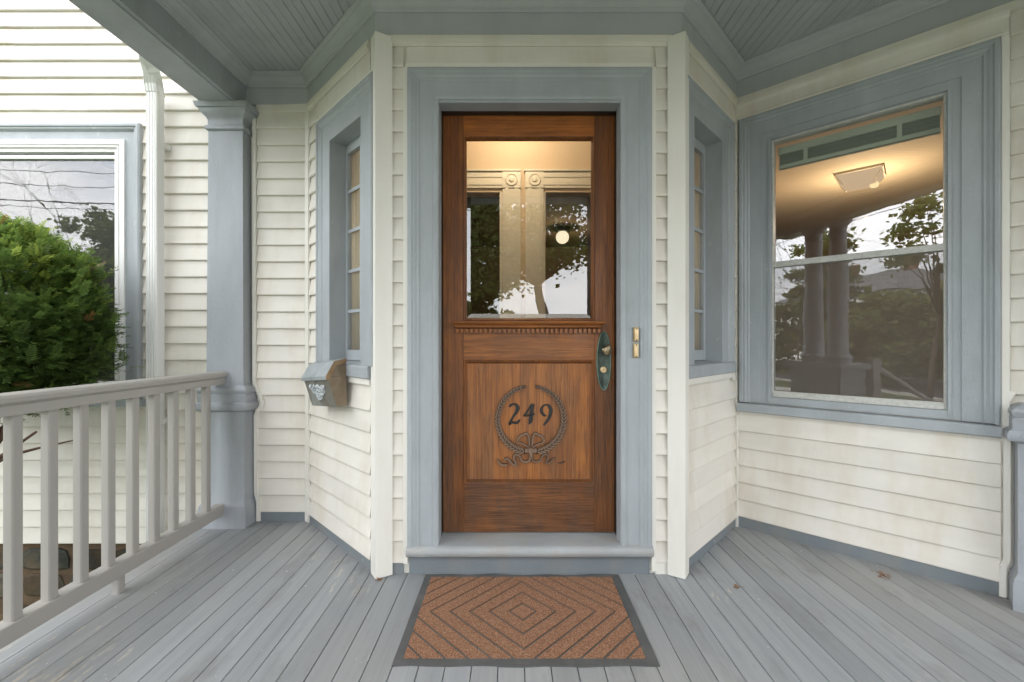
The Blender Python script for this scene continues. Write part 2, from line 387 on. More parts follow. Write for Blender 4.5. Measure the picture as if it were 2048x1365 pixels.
class Wall:
    def __init__(s, o, u, n): s.o = Vector((*o, 0)); s.u = Vector((*u, 0)).normalized(); s.n = Vector((*n, 0)).normalized()
    def P(s, a, d, z): return s.o + s.u*a + s.n*d + Vector((0, 0, z))
    def P2(s, a, d): p = s.P(a, d, 0); return (p.x, p.y)
Q = math.sqrt(.5)
FRONT = Wall((0, 2.09), (1, 0), (0, -1))
LEFT = Wall((0, 2.70), (1, 0), (0, -1))
BAYL = Wall((-.656, 2.09), (-Q, Q), (-Q, -Q))
BAYR = Wall((.812, 2.09), (Q, Q), (Q, -Q))
RIGHT = Wall((1.361, 2.639), (.731, -.682), (-.682, -.731))
def frame_mold(mb, W, s0, s1, z0, z1, prof, sides='LTR'):
    def ring(kind):
        out = []
        for wd, d in prof:
            a = s0+wd if 'l' in kind else s1-wd
            z = {'b': z0, 't': z1-wd, 'm': z0+wd}[kind[1]]
            out.append(W.P(a, d, z))
        return out
    if sides == 'LTR': mb.loft([ring('lb'), ring('lt'), ring('rt'), ring('rb')])
    else: mb.loft([ring('lm'), ring('lt'), ring('rt'), ring('rm')], closed_path=True)
    return mb
def sweep(mb, path, prof, i):
    # prof (d,z) along segment i of a plan polyline, mitred; d to the right-hand side
    def off(k, d):
        p = Vector(path[k])
        def nrm(a, b):
            t = (Vector(path[b]) - Vector(path[a])).normalized(); return Vector((t.y, -t.x))
        if k == 0: n = nrm(0, 1); return p + n*d
        if k == len(path)-1: n = nrm(k-1, k); return p + n*d
        n1, n2 = nrm(k-1, k), nrm(k, k+1); b = (n1+n2).normalized()
        return p + b*(d / b.dot(n1))
    rings = []
    for k in (i, i+1):
        rings.append([(*off(k, d), z) for d, z in prof])
    return mb.loft(rings)
EXPO = .1035
def clapboard_meshes(W, s0, s1, n=2):
    out = []
    k = max(2, int((s1-s0)/.28)+1)
    for _ in range(n):
        mb = MB(); rings = []
        for i in range(k):
            a = s0+(s1-s0)*i/(k-1); e = random.uniform(-.0012, .0012); f = random.uniform(-.0012, .0012) if k > 2 else 0
            rings.append([W.P(a, d, z) for d, z in ((0, f), (.0150+e, f-.0005), (.0192+e, .003+f), (.0188+e, .010+f), (.002, EXPO+.006), (0, EXPO+.006))])
        mb.loft(rings); out.append(mb.mesh('clapboard'))
    return out
def courses(W, parent, runs, zb, rows, mat='siding'):
    """runs(z0,z1) -> list of (s0,s1) clear runs for that course"""
    cache = {}
    for k in range(rows):
        z = zb + k*EXPO
        for s0, s1 in runs(z, z+EXPO):
            key = (round(s0, 3), round(s1, 3))
            if key not in cache: cache[key] = clapboard_meshes(W, s0, s1)
            link_mesh('clapboard', random.choice(cache[key]), mat, parent, (0, 0, z + random.uniform(-.0008, .0008)))
def panel_with_hole(mb, W, s0, s1, z0, z1, h, d0, d1):
    a, b, c, e = h
    if a > s0: mb.wbox(W, s0, a, d0, d1, z0, z1)
    if b < s1: mb.wbox(W, b, s1, d0, d1, z0, z1)
    if c > z0: mb.wbox(W, a, b, d0, d1, z0, c)
    if e < z1: mb.wbox(W, a, b, d0, d1, e, z1)
    return mb

# ------------------------------------------------------------------ ground and street
GZ = -.92
tag(MB().box(-250, 250, -250, 250, GZ-.3, GZ).build('ground', 'lawn'), kind='structure')
tag(MB().box(-120, 120, -18.5, -11.5, GZ-.2, GZ+.012).build('road', 'asphalt'), kind='structure')
tag(MB().box(-120, 120, -8.9, -7.4, GZ-.1, GZ+.02).build('sidewalk', 'concrete'), kind='structure')
tag(MB().box(-.55, .85, -7.4, -1.9, GZ-.1, GZ+.025).build('path', 'concrete'), kind='structure')
kb = MB(); kb.box(-120, 120, -11.5, -11.35, GZ-.1, GZ+.12); kb.box(-120, 120, -18.65, -18.5, GZ-.1, GZ+.12)
tag(kb.build('kerb', 'concrete'), kind='structure')

# ------------------------------------------------------------------ porch floor
floor = MB().box(-1.94, 2.75, -.22, 2.69, -.16, -.032).build('porch_floor', 'dark_jamb'); tag(floor, kind='structure')
BP = .091
bw = (BP-.0028)/2
def board_mesh(y0, y1):
    prof = [(-bw, -.03), (bw, -.03), (bw, -.0015), (bw-.0016, 0), (-bw+.0016, 0), (-bw, -.0015)]
    return MB().loft([[(x, y0, z) for x, z in prof], [(x, y1, z) for x, z in prof]]).mesh('floor_board')
bm0 = board_mesh(-.26, 2.735)
x = .043 + BP/2 - 23*BP
while x < 2.72:
    if x - BP/2 > -1.96: link_mesh('floor_board', bm0, 'floor', floor, (x, 0, random.uniform(-.0006, .0006)))
    x += BP
sk = MB().box(-1.96, 2.77, -.24, -.221, GZ, -.034); sk.box(-1.965, -1.943, -.22, 2.69, GZ, -.034)
tag(sk.build('porch_skirt', 'grey_dark'), 'grey board skirt closing the side of the porch below the floor', 'skirt')
# steps
st = thing('porch_steps', 'grey wooden steps leading from the porch down to the path', 'steps', (.15, -1.1, GZ))
for k in range(5):
    MB().box(-.62, .95, -.26-.28*(k+1), -.235-.28*k, -.03-.155*(k+1), .0-.155*(k+1)).build('tread', 'floor', st)
    MB().box(-.60, .93, -.275-.28*k, -.255-.28*k, -.155*(k+1), -.034-.155*k).build('riser', 'grey', st)

# ------------------------------------------------------------------ porch ceiling and roof
CZ = 2.765
ceil = MB().box(-1.86, 2.78, -.15, 2.78, CZ+.02, CZ+.06).build('porch_ceiling', 'grey_dark'); tag(ceil, kind='structure')
cw = .089
def ceil_mesh():
    h = cw/2-.0008
    prof = [(-h, .018), (h, .018), (h, .004), (h-.004, 0), (.004, 0), (.002, .003), (-.002, .003), (-.004, 0), (-h+.004, 0), (-h, .004)]
    return MB().loft([[(x, .0, z) for x, z in prof], [(x, 2.76, z) for x, z in prof]]).mesh('ceiling_board')
cm0 = ceil_mesh()
for k in range(50):
    link_mesh('ceiling_board', cm0, 'grey_ceil', ceil, (-1.645+cw/2+k*cw, 0, CZ+random.uniform(0, .0012)))
tag(MB().box(-1.98, 2.9, -.35, 2.80, CZ+.07, CZ+.22).build('porch_roof', 'roof_grey'), kind='structure')

# ------------------------------------------------------------------ beams
bl = thing('porch_beam', 'long grey boxed beam along the open railing side of the porch', 'beam', (-1.755, 1.3, 2.55))
MB().box(-1.86, -1.65, .11, 2.70, 2.552, 2.80).build('beam_box', 'grey', bl)
MB().loft([[(xx, yy, zz) for xx, zz in ((-1.86, 2.56), (-1.875, 2.56), (-1.885, 2.575), (-1.885, 2.60), (-1.86, 2.62))] for yy in (.0, 2.69)]).build('edge_bead', 'grey', bl)
MB().box(-1.835, -1.675, .0, 2.60, 2.546, 2.5515).build('soffit_board', 'grey', bl)
MB().box(-1.90, -1.861, .0, 2.69, 2.622, 2.80).build('fascia', 'white', bl)
gt = MB().loft([[(xx, yy, zz) for xx, zz in ((-1.902, 2.70), (-1.97, 2.70), (-2.01, 2.74), (-2.01, 2.80), (-2.005, 2.80), (-1.965, 2.708), (-1.905, 2.708))] for yy in (-.3, 2.60)])
tag(gt.build('roof_gutter', 'white_metal'), 'white metal gutter along the porch roof edge above the downspout', 'gutter')
bf = thing('porch_beam', 'grey boxed beam over the porch steps, carried by the paired columns', 'beam', (.4, 0, 2.55))
MB().box(-1.86, 2.70, -.12, .108, 2.552, 2.80).build('beam_box', 'grey', bf)
MB().box(-1.80, 2.64, -.09, .08, 2.546, 2.5515).build('soffit_board', 'grey', bf)
br = thing('porch_beam', 'short grey boxed beam at the right end of the porch', 'beam', (2.6, .9, 2.55))
MB().box(2.50, 2.70, .11, 1.70, 2.552, 2.80).build('beam_box', 'grey', br)

# cornice round the walls
PATH = [(-1.652, 2.70), (-1.266, 2.70), (-.650, 2.084), (.806, 2.084), (1.361, 2.639), (2.70, 1.39)]
cor = thing('porch_cornice', 'grey frieze board and crown moulding running round the walls under the porch ceiling', 'cornice', (.078, 2.08, 2.57))
fz = [(-.03, 2.585), (.008, 2.585), (.012, 2.59), (.012, 2.7655), (-.03, 2.7655)]
crn = [(.010, 2.690), (.022, 2.690), (.026, 2.696), (.026, 2.703), (.031, 2.706), (.034, 2.718), (.044, 2.732), (.058, 2.740), (.060, 2.747), (.068, 2.750), (.074, 2.757), (.074, 2.7645), (.010, 2.7645)]
for i in range(5):
    sweep(MB(), PATH, fz, i).build('frieze_board', 'grey_ceil', cor)
    sweep(MB(), PATH, crn, i).build('crown_molding', 'grey_ceil', cor, True, 40)
MB().loft([[(-1.65+d-.008, yy, z) for d, z in crn] for yy in (.11, 2.668)]).build('crown_molding', 'grey_ceil', cor, True, 40)
MB().loft([[(xx, .108+d-.008, z) for d, z in crn] for xx in (-1.6, 2.5)]).build('crown_molding', 'grey_ceil', cor, True, 40)

# ------------------------------------------------------------------ casing profiles
CAS = [(0, -.01), (0, .036), (.006, .040), (.020, .040), (.026, .034), (.034, .034), (.044, .027), (.052, .027), (.058, .020), (.118, .019), (.121, .025), (.130, .026), (.137, .024), (.145, .020), (.145, -.01)]
CAS2 = [(0, -.01), (0, .034), (.006, .038), (.018, .038), (.024, .031), (.032, .031), (.042, .024), (.050, .024), (.056, .018), (.150, .017), (.150, -.01)]

# ------------------------------------------------------------------ front wall with the door
wf = thing('clapboard_wall', 'narrow cream clapboard wall of the bay framing the oak front door', 'wall', (.078, 2.09, 0))
panel_with_hole(MB(), FRONT, -.648, .804, 0, 2.76, (-.373, .5405, 0, 2.2845), -.10, 0).build('sheathing', 'siding', wf)
courses(FRONT, wf, lambda a, b: [(-.632, -.521), (.690, .790)], .055, 24)
MB().wbox(FRONT, -.645, -.521, 0, .012, 0, .054).build('skirting', 'grey_dark', wf)
MB().wbox(FRONT, .690, .80, 0, .012, 0, .054).build('skirting', 'white', wf)
MB().wbox(FRONT, -.520, -.4995, 0, .024, .055, 2.43).build('trim_strip', 'white', wf)
MB().wbox(FRONT, .668, .6885, 0, .024, .02, 2.43).build('trim_strip', 'white', wf)
MB().wbox(FRONT, -.505, .674, 0, .026, 2.424, 2.447).build('trim_strip', 'white', wf)
MB().wbox(FRONT, -.505, .674, 0, .012, 2.448, 2.534).build('head_panel', 'siding', wf)
MB().loft([[FRONT.P(a, d, z) for d, z in ((0, 2.535), (.016, 2.535), (.018, 2.547), (.027, 2.550), (.029, 2.566), (.024, 2.570), (.024, 2.583), (0, 2.584))] for a in (-.60, .765)]).build('head_molding', 'siding', wf)

def corner_trim(f, label):
    poly = [(-.6395, 2.024), (-.5707, 2.0656), (-.5737, 2.0715), (-.6385, 2.0325), (-.6725, 2.0845), (-.679, 2.08)]
    poly = [(f(x), y) for x, y in poly]
    e = thing('corner_trim', label, 'trim', (f(-.64), 2.03, 0), 'outside corner trims of the bay')
    MB().prism(poly, .004, 2.572).build('trim_angle', 'white', e)
    core = [(f(x), y) for x, y in ((-.628, 2.046), (-.585, 2.074), (-.66, 2.085))]
    MB().prism(core, .03, 2.55).build('backing', 'white', e)
corner_trim(lambda x: x, 'tall off-white corner trim between the mailbox wall and the front door')
corner_trim(lambda x: .172 - x, 'tall off-white corner trim between the brass plates and the large window')

# door frame
df = thing('door_frame', 'grey painted moulded door casing with wide worn sill around the oak door', 'door frame', (.078, 2.06, 0))
frame_mold(MB(), FRONT, -.4977, .6537+.012, .140, 2.422, [(a, d) for a, d in CAS]).build('casing', 'grey', df, True, 32)
j = MB()
for s0, s1 in ((-.372, -.3515), (.5195, .540)): j.wbox(FRONT, s0, s1, -.062, .015, .14, 2.262)
j.wbox(FRONT, -.372, .540, -.062, .015, 2.2635, 2.284)
j.build('jamb', 'grey', df)
j2 = MB()
for s0, s1 in ((-.372, -.352), (.5215, .54)): j2.wbox(FRONT, s0, s1, -.15, -.0625, .145, 2.27)
j2.wbox(FRONT, -.372, .54, -.15, -.0625, 2.2705, 2.29)
j2.wbox(FRONT, -.351, .521, -.098, -.064, 2.262, 2.270)
j2.build('door_stop', 'dark_jamb', df)
sp = [(-.20, .10), (.020, .092), (.040, .096), (.047, .106), (.049, .118), (.046, .131), (.036, .140), (.022, .1435), (-.06, .146), (-.20, .150)]
MB().loft([[FRONT.P(a, d, z) for d, z in sp] for a in (-.502, -.4, -.25, -.1, .05, .2, .35, .5, .6, .671)]).build('sill', 'grey_sill', df, True, 40)
MB().wbox(FRONT, -.494, .662, -.03, .010, .0, .091).build('riser', 'grey_dark', df)

# ------------------------------------------------------------------ the oak door
DX0, DX1, DZ0, DZ1 = -.3494, .519, .152, 2.262
DF, DB = -.100, -.145           # leaf front and back (d)
dr = thing('front_door', 'dark oak front door with bevelled glass, carved wreath and house number 249', 'door', (.085, 2.19, .15))
def part(name, mat, *boxes, parent=None, bev=.0015):
    mb = MB()
    for b in boxes: mb.wbox(FRONT, *b)
    o = mb.build(name, mat, parent or dr)
    if bev:
        md = o.modifiers.new('bevel', 'BEVEL'); md.width = bev; md.segments = 2; md.limit_method = 'ANGLE'
    return o
part('stile', 'oak_v', (DX0, -.2456, DB, DF, DZ0, DZ1)); part('stile', 'oak_v', (.4178, DX1, DB, DF, DZ0, DZ1))
part('top_rail', 'oak_top', (-.2453, .4175, DB, DF-.0004, 2.158, DZ1))
part('lock_rail', 'oak_h', (-.2453, .4175, DB, DF-.0004, 1.023, 1.224))
part('bottom_rail', 'oak_bottom', (-.2453, .4175, DB, DF-.0004, DZ0, .400))
pn = part('panel', 'oak_panel', (-.25, .42, DB+.008, DF-.013, .395, 1.03), bev=0)
frame_mold(MB(), FRONT, -.2453, .4175, .400, 1.023, [(0, DF-.03), (0, DF+.001), (.003, DF+.004), (.007, DF+.003), (.010, DF-.004), (.016, DF-.008), (.017, DF-.012), (.017, DF-.03)], 'ALL').build('panel_molding', 'oak_v', dr, True, 35)
frame_mold(MB(), FRONT, -.2453, .4175, 1.224, 2.158, [(0, DF-.03), (0, DF+.001), (.002, DF+.004), (.006, DF+.003), (.009, DF-.004), (.0125, DF-.012), (.0135, DF-.03)], 'ALL').build('glass_stop', 'oak_v', dr, True, 35)
# bevelled pane
gx0, gx1, gz0, gz1 = -.2335, .405, 1.236, 2.146
g = MB(); bvl = .022
o4 = [(gx0, gz0), (gx1, gz0), (gx1, gz1), (gx0, gz1)]; i4 = [(gx0+bvl, gz0+bvl), (gx1-bvl, gz0+bvl), (gx1-bvl, gz1-bvl), (gx0+bvl, gz1-bvl)]
vs = [FRONT.P(a, DF-.0195, z) for a, z in o4] + [FRONT.P(a, DF-.0165, z) for a, z in i4]
b = 0; g.v = [tuple(p) for p in vs]
g.f = [(4, 5, 6, 7), (0, 1, 5, 4), (1, 2, 6, 5), (2, 3, 7, 6), (3, 0, 4, 7)]
g.build('glass_pane', 'glass_door', dr)
# cornice shelf with dentils
cs = MB().loft([[FRONT.P(a-e*k, d, z) for (d, z, e) in ((DF-.002, 1.2165, -.0), (DF+.044, 1.2165, .0), (DF+.047, 1.212, .0), (DF+.045, 1.207, .0), (DF+.036, 1.203, .010), (DF+.030, 1.197, .012), (DF+.028, 1.188, .014), (DF+.012, 1.183, .018), (DF+.003, 1.182, .020), (DF+.003, 1.158, .020), (DF-.002, 1.158, .020))] for a, k in ((-.2995, -1), (.4615, 1))])
cn = cs.build('cornice_shelf', 'oak_h', dr)
dm = MB().wbox(FRONT, -.0068, .0068, DF+.003, DF+.022, 1.160, 1.1815).mesh('dentil')
nd = 31
for k in range(nd):
    link_mesh('dentil', dm, 'oak_h', cn, (-.274+k*(.436+.274)/(nd-1), 0, 0))
# panel wreath, in door panel coordinates (photo crop scale)
PS = .1466*.002532      # metres per crop unit
def pc(cx, cy, d=0.0):
    return FRONT.P((970+cx*.1466-1024)*.002532, DF-.013+d, 1.12-(750+cy*.1466-684)*.002532)
def cat_rom(pts, n=8):
    P_ = [np.array(p, float) for p in pts]; P_ = [2*P_[0]-P_[1]] + P_ + [2*P_[-1]-P_[-2]]; out = []
    for i in range(1, len(P_)-2):
        for k in range(n):
            t = k/n
            out.append(.5*((2*P_[i]) + (-P_[i-1]+P_[i+1])*t + (2*P_[i-1]-5*P_[i]+4*P_[i+1]-P_[i+2])*t*t + (-P_[i-1]+3*P_[i]-3*P_[i+1]+P_[i+2])*t**3))
    out.append(P_[-2]); return out
def ribbon(mb, pts, d0, d1, n=8, wid=1.0):
    """pts (cx,cy,halfwidth) in crop units -> solid ribbon between depth d0 and d1 with rounded crown"""
    S = cat_rom(pts, n); rings = []
    for i, q in enumerate(S):
        a = S[max(i-1, 0)]; c = S[min(i+1, len(S)-1)]
        t = (c-a)[:2]; t = t/(np.linalg.norm(t)+1e-9); nn = np.array((-t[1], t[0]))
        h = max(q[2], .4)*wid; l = q[:2]+nn*h; r = q[:2]-nn*h; l2 = q[:2]+nn*h*.6; r2 = q[:2]-nn*h*.6
        rings.append([pc(*l, d0), pc(*l, d0+(d1-d0)*.6), pc(*l2, d1), pc(*r2, d1), pc(*r, d0+(d1-d0)*.6), pc(*r, d0)])
    return mb.loft(rings)
nums = [[(332, 455, 9), (352, 430, 13), (385, 415, 10), (425, 425, 16), (447, 465, 22), (430, 520, 19), (390, 580, 12), (355, 640, 12), (332, 700, 10)],
        [(330, 690, 16), (360, 665, 14), (395, 668, 14), (430, 672, 15), (460, 650, 13), (480, 622, 5)]]
MBn = MB()
for s_ in nums: ribbon(MBn, s_, -.001, .005, 8, 1.25)
MBn.build('number_digit', 'number', dr)
MBn = MB()
for s_ in [[(640, 410, 6), (610, 465, 9), (570, 525, 10), (532, 575, 9)], [(530, 572, 10), (580, 572, 10), (630, 562, 12), (678, 550, 12)], [(655, 410, 20), (642, 480, 19), (632, 560, 20), (622, 640, 22), (603, 695, 6)]]: ribbon(MBn, s_, -.001, .005, 8, 1.25)
MBn.build('number_digit', 'number', dr)
MBn = MB()
for s_ in [[(842, 575, 7), (805, 565, 14), (778, 530, 17), (768, 490, 15), (790, 445, 11), (835, 423, 9), (875, 440, 16), (900, 490, 19), (895, 550, 18), (865, 620, 17), (830, 670, 13), (800, 705, 7)]]: ribbon(MBn, s_, -.001, .005, 8, 1.25)
MBn.build('number_digit', 'number', dr)
# wreath branches
WC = (625, 620); WR = 452
for sgn in (-1, 1):
    mb = MB(); pts = []
    for k in range(25):
        a = R(8) + (R(172)-R(8))*k/24          # from bottom (0) to top
        ang = math.pi/2 - sgn*a
        rr = WR
        pts.append((WC[0]+rr*math.cos(ang), WC[1]+rr*math.sin(ang), 34-16*k/24))
    ribbon(mb, pts, -.001, .009, 3)
    for k in range(26):
        fr = k/26; a = R(12)+R(154)*fr
        for side in (-1, 1):
            ang = math.pi/2 - sgn*a
            c0 = np.array((WC[0]+(WR+side*6)*math.cos(ang), WC[1]+(WR+side*6)*math.sin(ang)))
            ang2 = ang - sgn*R(8.5-2.5*fr); ro = WR+side*(52-24*fr)
            c1 = np.array((WC[0]+ro*math.cos(ang2), WC[1]+ro*math.sin(ang2)))
            mid = (c0+c1)/2; hw = 18-7*fr
            ribbon(mb, [(*c0, hw*.5), (*mid, hw), (*c1, 1)], .002, .0165, 2)
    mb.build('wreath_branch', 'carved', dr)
mb = MB()
for sg in (-1, 1):
    f = lambda x_: 625+sg*(x_-625)
    ribbon(mb, [(f(640), 985, 10), (f(645), 920, 13), (f(655), 850, 14), (f(685), 808, 14), (f(730), 830, 16), (f(775), 850, 14), (f(805), 900, 13), (f(790), 935, 12), (f(740), 950, 12), (f(690), 975, 12), (f(650), 1000, 10)], -.001, .017, 6)
ribbon(mb, [(545, 1045, 38), (585, 1045, 34), (625, 1045, 42), (665, 1045, 34), (705, 1045, 38)], -.001, .021, 4)
ribbon(mb, [(625, 1010, 26), (618, 1050, 34), (628, 1090, 22), (625, 1130, 18)], .010, .026, 4)
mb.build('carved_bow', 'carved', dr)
mb = MB(); ribbon(mb, [(615, 1120, 14), (605, 1180, 18), (560, 1200, 19), (505, 1185, 17), (478, 1130, 16), (430, 1095, 16), (390, 1130, 16), (410, 1190, 17), (425, 1240, 17), (380, 1235, 17), (330, 1175, 16), (285, 1155, 15), (270, 1190, 14)], -.001, .016, 6)
ribbon(mb, [(300, 1235, 14), (260, 1245, 20), (205, 1225, 18), (165, 1165, 8)], -.001, .016, 6)
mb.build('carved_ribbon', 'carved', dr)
mb = MB(); ribbon(mb, [(640, 1120, 14), (655, 1185, 18), (700, 1200, 19), (750, 1185, 17), (775, 1130, 16), (820, 1095, 16), (865, 1120, 15), (845, 1180, 15), (850, 1220, 14), (890, 1205, 12), (930, 1160, 9), (970, 1155, 6)], -.001, .013, 6)
ribbon(mb, [(990, 1215, 5), (1030, 1225, 8), (1070, 1210, 12), (1095, 1200, 7)], -.001, .003, 5)
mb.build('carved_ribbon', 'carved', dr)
# lock plate
PX, PZ = .4646, 1.0195
def ell(hw, hh, d, n=40): return [FRONT.P(PX+hw*math.cos(2*math.pi*k/n), d, PZ+hh*math.sin(2*math.pi*k/n)) for k in range(n)]
pl = MB().loft([ell(.037, .1495, DF), ell(.037, .1495, DF+.003), ell(.0345, .147, DF+.0055), ell(.031, .1435, DF+.0035), ell(.001, .005, DF+.0035)]).build('lock_plate', 'verdigris', dr, True, 50)
MB().loft([ell(.0368, .1492, DF+.0032), ell(.0372, .1498, DF+.0045), ell(.0345, .147, DF+.0062), ell(.0325, .1448, DF+.0050), ell(.0325, .1448, DF+.0032)], cap=False).build('plate_rim', 'verdigris_edge', pl, True)
kx, kz = .470, 1.075
MB().lathe([(.0, 0), (.015, 0), (.014, .006), (.009, .010), (.008, .028), (.0, .028)], (kx, 2.09-DF-.0035, kz), 20, 'y').build('knob_stem', 'brass', pl, True, 40)
kb_ = MB(); rings = []
for i in range(13):
    t = math.pi*i/12; rr = math.sin(t); h = -math.cos(t)
    rings.append([FRONT.P(kx+.004+ (.021*rr*math.cos(a)*.82 + .030*rr*math.sin(a)*.42), DF+.047+.013*h, kz+.0+(-.021*rr*math.cos(a)*.50+.030*rr*math.sin(a)*.90)) for a in [2*math.pi*k/20 for k in range(20)]])
kb_.loft(rings).build('knob', 'brass', pl, True)
ly = .975
MB().lathe([(.0, 0), (.0165, 0), (.0165, .004), (.013, .006), (.0125, .004), (.008, .004), (.008, .007), (.0, .007)], (PX-.001, 2.09-DF-.0035, ly), 24, 'y').build('lock_cylinder', 'brass_bright', pl, True, 40)
MB().wbox(FRONT, PX-.002, PX, DF+.0106, DF+.0112, ly-.004, ly+.005).build('keyhole', 'number', pl)
# brass plates on the casing
def brass_plate(z, dx, label):
    e = thing('brass_case', label, 'brass case', (.585, 2.07, z-.036), 'small brass cases on the door casing')
    o = MB().wbox(FRONT, .578+dx, .603+dx, .0205, .027, z-.0345, z+.0345).build('back_plate', 'brass', e)
    o2 = MB().wbox(FRONT, .583+dx, .602+dx, .0272, .037, z-.0325, z+.0325).build('cover', 'brass_bright', e)
    md = o2.modifiers.new('bevel', 'BEVEL'); md.width = .004; md.segments = 3
    for zz in (z-.027, z+.027):
        MB().lathe([(0, 0), (.0032, 0), (.0028, .0015), (0, .0015)], (.5925+dx, 2.09-.0372, zz), 10, 'y').build('screw', 'number', e)
brass_plate(1.152, 0, 'upper of the two small brass cases on the grey door casing')
brass_plate(1.074, -.001, 'lower of the two small brass cases on the grey door casing')

# ------------------------------------------------------------------ bay walls and their windows
def bay(W, length, wall_label, win_label, zb):
    e = thing('clapboard_wall', wall_label, 'wall', W.P(length/2, 0, 0), 'angled walls of the door bay')
    op = (.128, .514, 1.0, 2.252)
    panel_with_hole(MB(), W, .0, length+.0, 0, 2.76, op, -.10, 0).build('sheathing', 'siding', e)
    def runs(a, b):
        if b < .93: return [(.03, length-.03)]
        if a > 2.44: return [(.03, length-.03)]
        if a < .93 or a > 2.35: return [(.686, length-.03)]
        return [(.686, length-.03)]
    courses(W, e, runs, zb, 24)
    MB().wbox(W, .03, length-.005, 0, .012, 0, .053).build('skirting', 'grey_dark', e)
    MB().wbox(W, .03, .70, 0, .020, .905, .934).build('trim_strip', 'white', e)
    MB().wbox(W, .665, .685, 0, .024, .905, 2.42).build('trim_strip', 'white', e)
    MB().wbox(W, .00, .70, 0, .024, 2.402, 2.424).build('trim_strip', 'white', e)
    MB().wbox(W, .03, .70, 0, .0165, 2.4245, 2.53).build('head_panel', 'siding', e)
    MB().loft([[W.P(a, d, z) for d, z in ((0, 2.532), (.018, 2.532), (.020, 2.545), (.028, 2.548), (.030, 2.562), (.025, 2.566), (.025, 2.583), (0, 2.584))] for a in (.04, length-.03)]).build('head_molding', 'siding', e)
    v = thing('bay_window', win_label, 'window', W.P(.33, 0, .935), 'narrow ten-pane windows beside the door')
    frame_mold(MB(), W, -.02, .664, 1.0, 2.400, CAS2).build('casing', 'grey', v, True, 32)
    j = MB()
    for s0, s1 in ((.110, .1295), (.5125, .532)): j.wbox(W, s0, s1, -.13, .016, 1.0, 2.27)
    j.wbox(W, .1296, .5124, -.13, .016, 2.2505, 2.27); j.build('jamb', 'grey', v)
    o = MB().loft([[W.P(a, d, z) for d, z in ((-.13, .95), (.030, .936), (.036, .940), (.036, .992), (.032, .998), (-.13, 1.012))] for a in (.02, .690)]).build('sill', 'grey', v)
    sd0, sd1 = -.115, -.075
    s = MB(); s.wbox(W, .130, .174, sd0, sd1, 1.012, 2.250); s.wbox(W, .486, .512, sd0, sd1, 1.012, 2.250)
    s.wbox(W, .1742, .4858, sd0, sd1-.0005, 1.012, 1.070); s.wbox(W, .1742, .4858, sd0, sd1-.0005, 2.196, 2.250)
    sash = s.build('sash', 'grey', v)
    gx = [.174, .321, .339, .486]; z0, z1 = 1.070, 2.196; mz = .018; ph = (z1-z0-4*mz)/5
    MB().wbox(W, .321, .339, sd0+.026, sd1-.004, z0, z1).build('muntin', 'grey', sash)
    for k in range(1, 5):
        zz = z0+k*(ph+mz)-mz
        for a, b in ((.1743, .3208), (.3392, .4857)): MB().wbox(W, a, b, sd0+.026, sd1-.004, zz, zz+mz).build('muntin', 'grey', sash)
    for k in range(5):
        zz = z0+k*(ph+mz)
        for a, b in ((.1743, .3208), (.3392, .4857)):
            MB().wbox(W, a, b, -.0865, -.0855, zz+.0002, zz+ph-.0002).build('pane', 'glass_old', sash)
    c = MB(); rings = []
    for k in range(61):
        a = .1755+.309*k/60; dd = -.0985+.004*math.sin(k*1.05)+.002*math.sin(k*.37)
        rings.append([W.P(a, dd, 1.0715), W.P(a, dd, 2.1945), W.P(a, dd-.0015, 2.1945), W.P(a, dd-.0015, 1.0715)])
    c.loft(rings).build('curtain', 'curtain', v, True)
    ib = MB()
    for s0, s1 in ((.10, .127), (.515, .56)): ib.wbox(W, s0, s1, -.20, -.135, .99, 2.28)
    ib.build('inner_casing', 'int_trim', v)
bay(BAYL, .862, 'cream clapboard wall left of the door, carrying the metal mailbox', 'narrow ten-pane grey window left of the door, above the mailbox', .053)
bay(BAYR, .777, 'cream clapboard wall right of the door, between corner trim and large window', 'narrow ten-pane grey window right of the door, beside the large window', .053)

# ------------------------------------------------------------------ left wall (porch panel and house wall beyond the railing)
wl = thing('clapboard_wall', 'cream clapboard wall section between the grey pilaster and the angled mailbox wall', 'wall', (-1.43, 2.70, 0))
MB().wbox(LEFT, -1.845, -1.256, -.10, 0, 0, 2.76).build('sheathing', 'siding', wl)
courses(LEFT, wl, lambda a, b: [(-1.585, -1.268)], .059, 25)
MB().wbox(LEFT, -1.585, -1.262, 0, .012, 0, .058).build('skirting', 'grey_dark', wl)
MB().wbox(LEFT, -1.585, -1.26, 0, .020, 2.545, 2.584).build('trim_strip', 'siding', wl)
ict = MB().prism([(-1.275, 2.698), (-1.243, 2.664), (-1.252, 2.655), (-1.284, 2.680)], .004, 2.58).build('corner_strip', 'white', wl)
hw = thing('clapboard_wall', 'bright white clapboard house wall beyond the railing, with the yew bush in front', 'wall', (-3.0, 2.70, -.14))
panel_with_hole(MB(), LEFT, -4.6, -1.85, -.138, 4.0, (-3.50, -2.385, .80, 2.38), -.10, 0).build('sheathing', 'siding', hw)
def lruns(a, b):
    if b < .735 or a > 2.44:
        if a > 2.44:
            cut = random.choice([-2.66, -2.64, -3.6, None]) if a < 2.7 else random.choice([None, -3.1, None])
            if cut: return [(-4.6, cut-.0005), (cut+.0005, -1.846)]
        return [(-4.6, -1.846)]
    return [(-2.292, -1.846), (-4.6, -3.595)]
courses(LEFT, hw, lruns, -.138, 38)
MB().wbox(LEFT, -2.34, -2.293, 0, .010, .74, 2.47).build('trim_strip', 'white', hw)
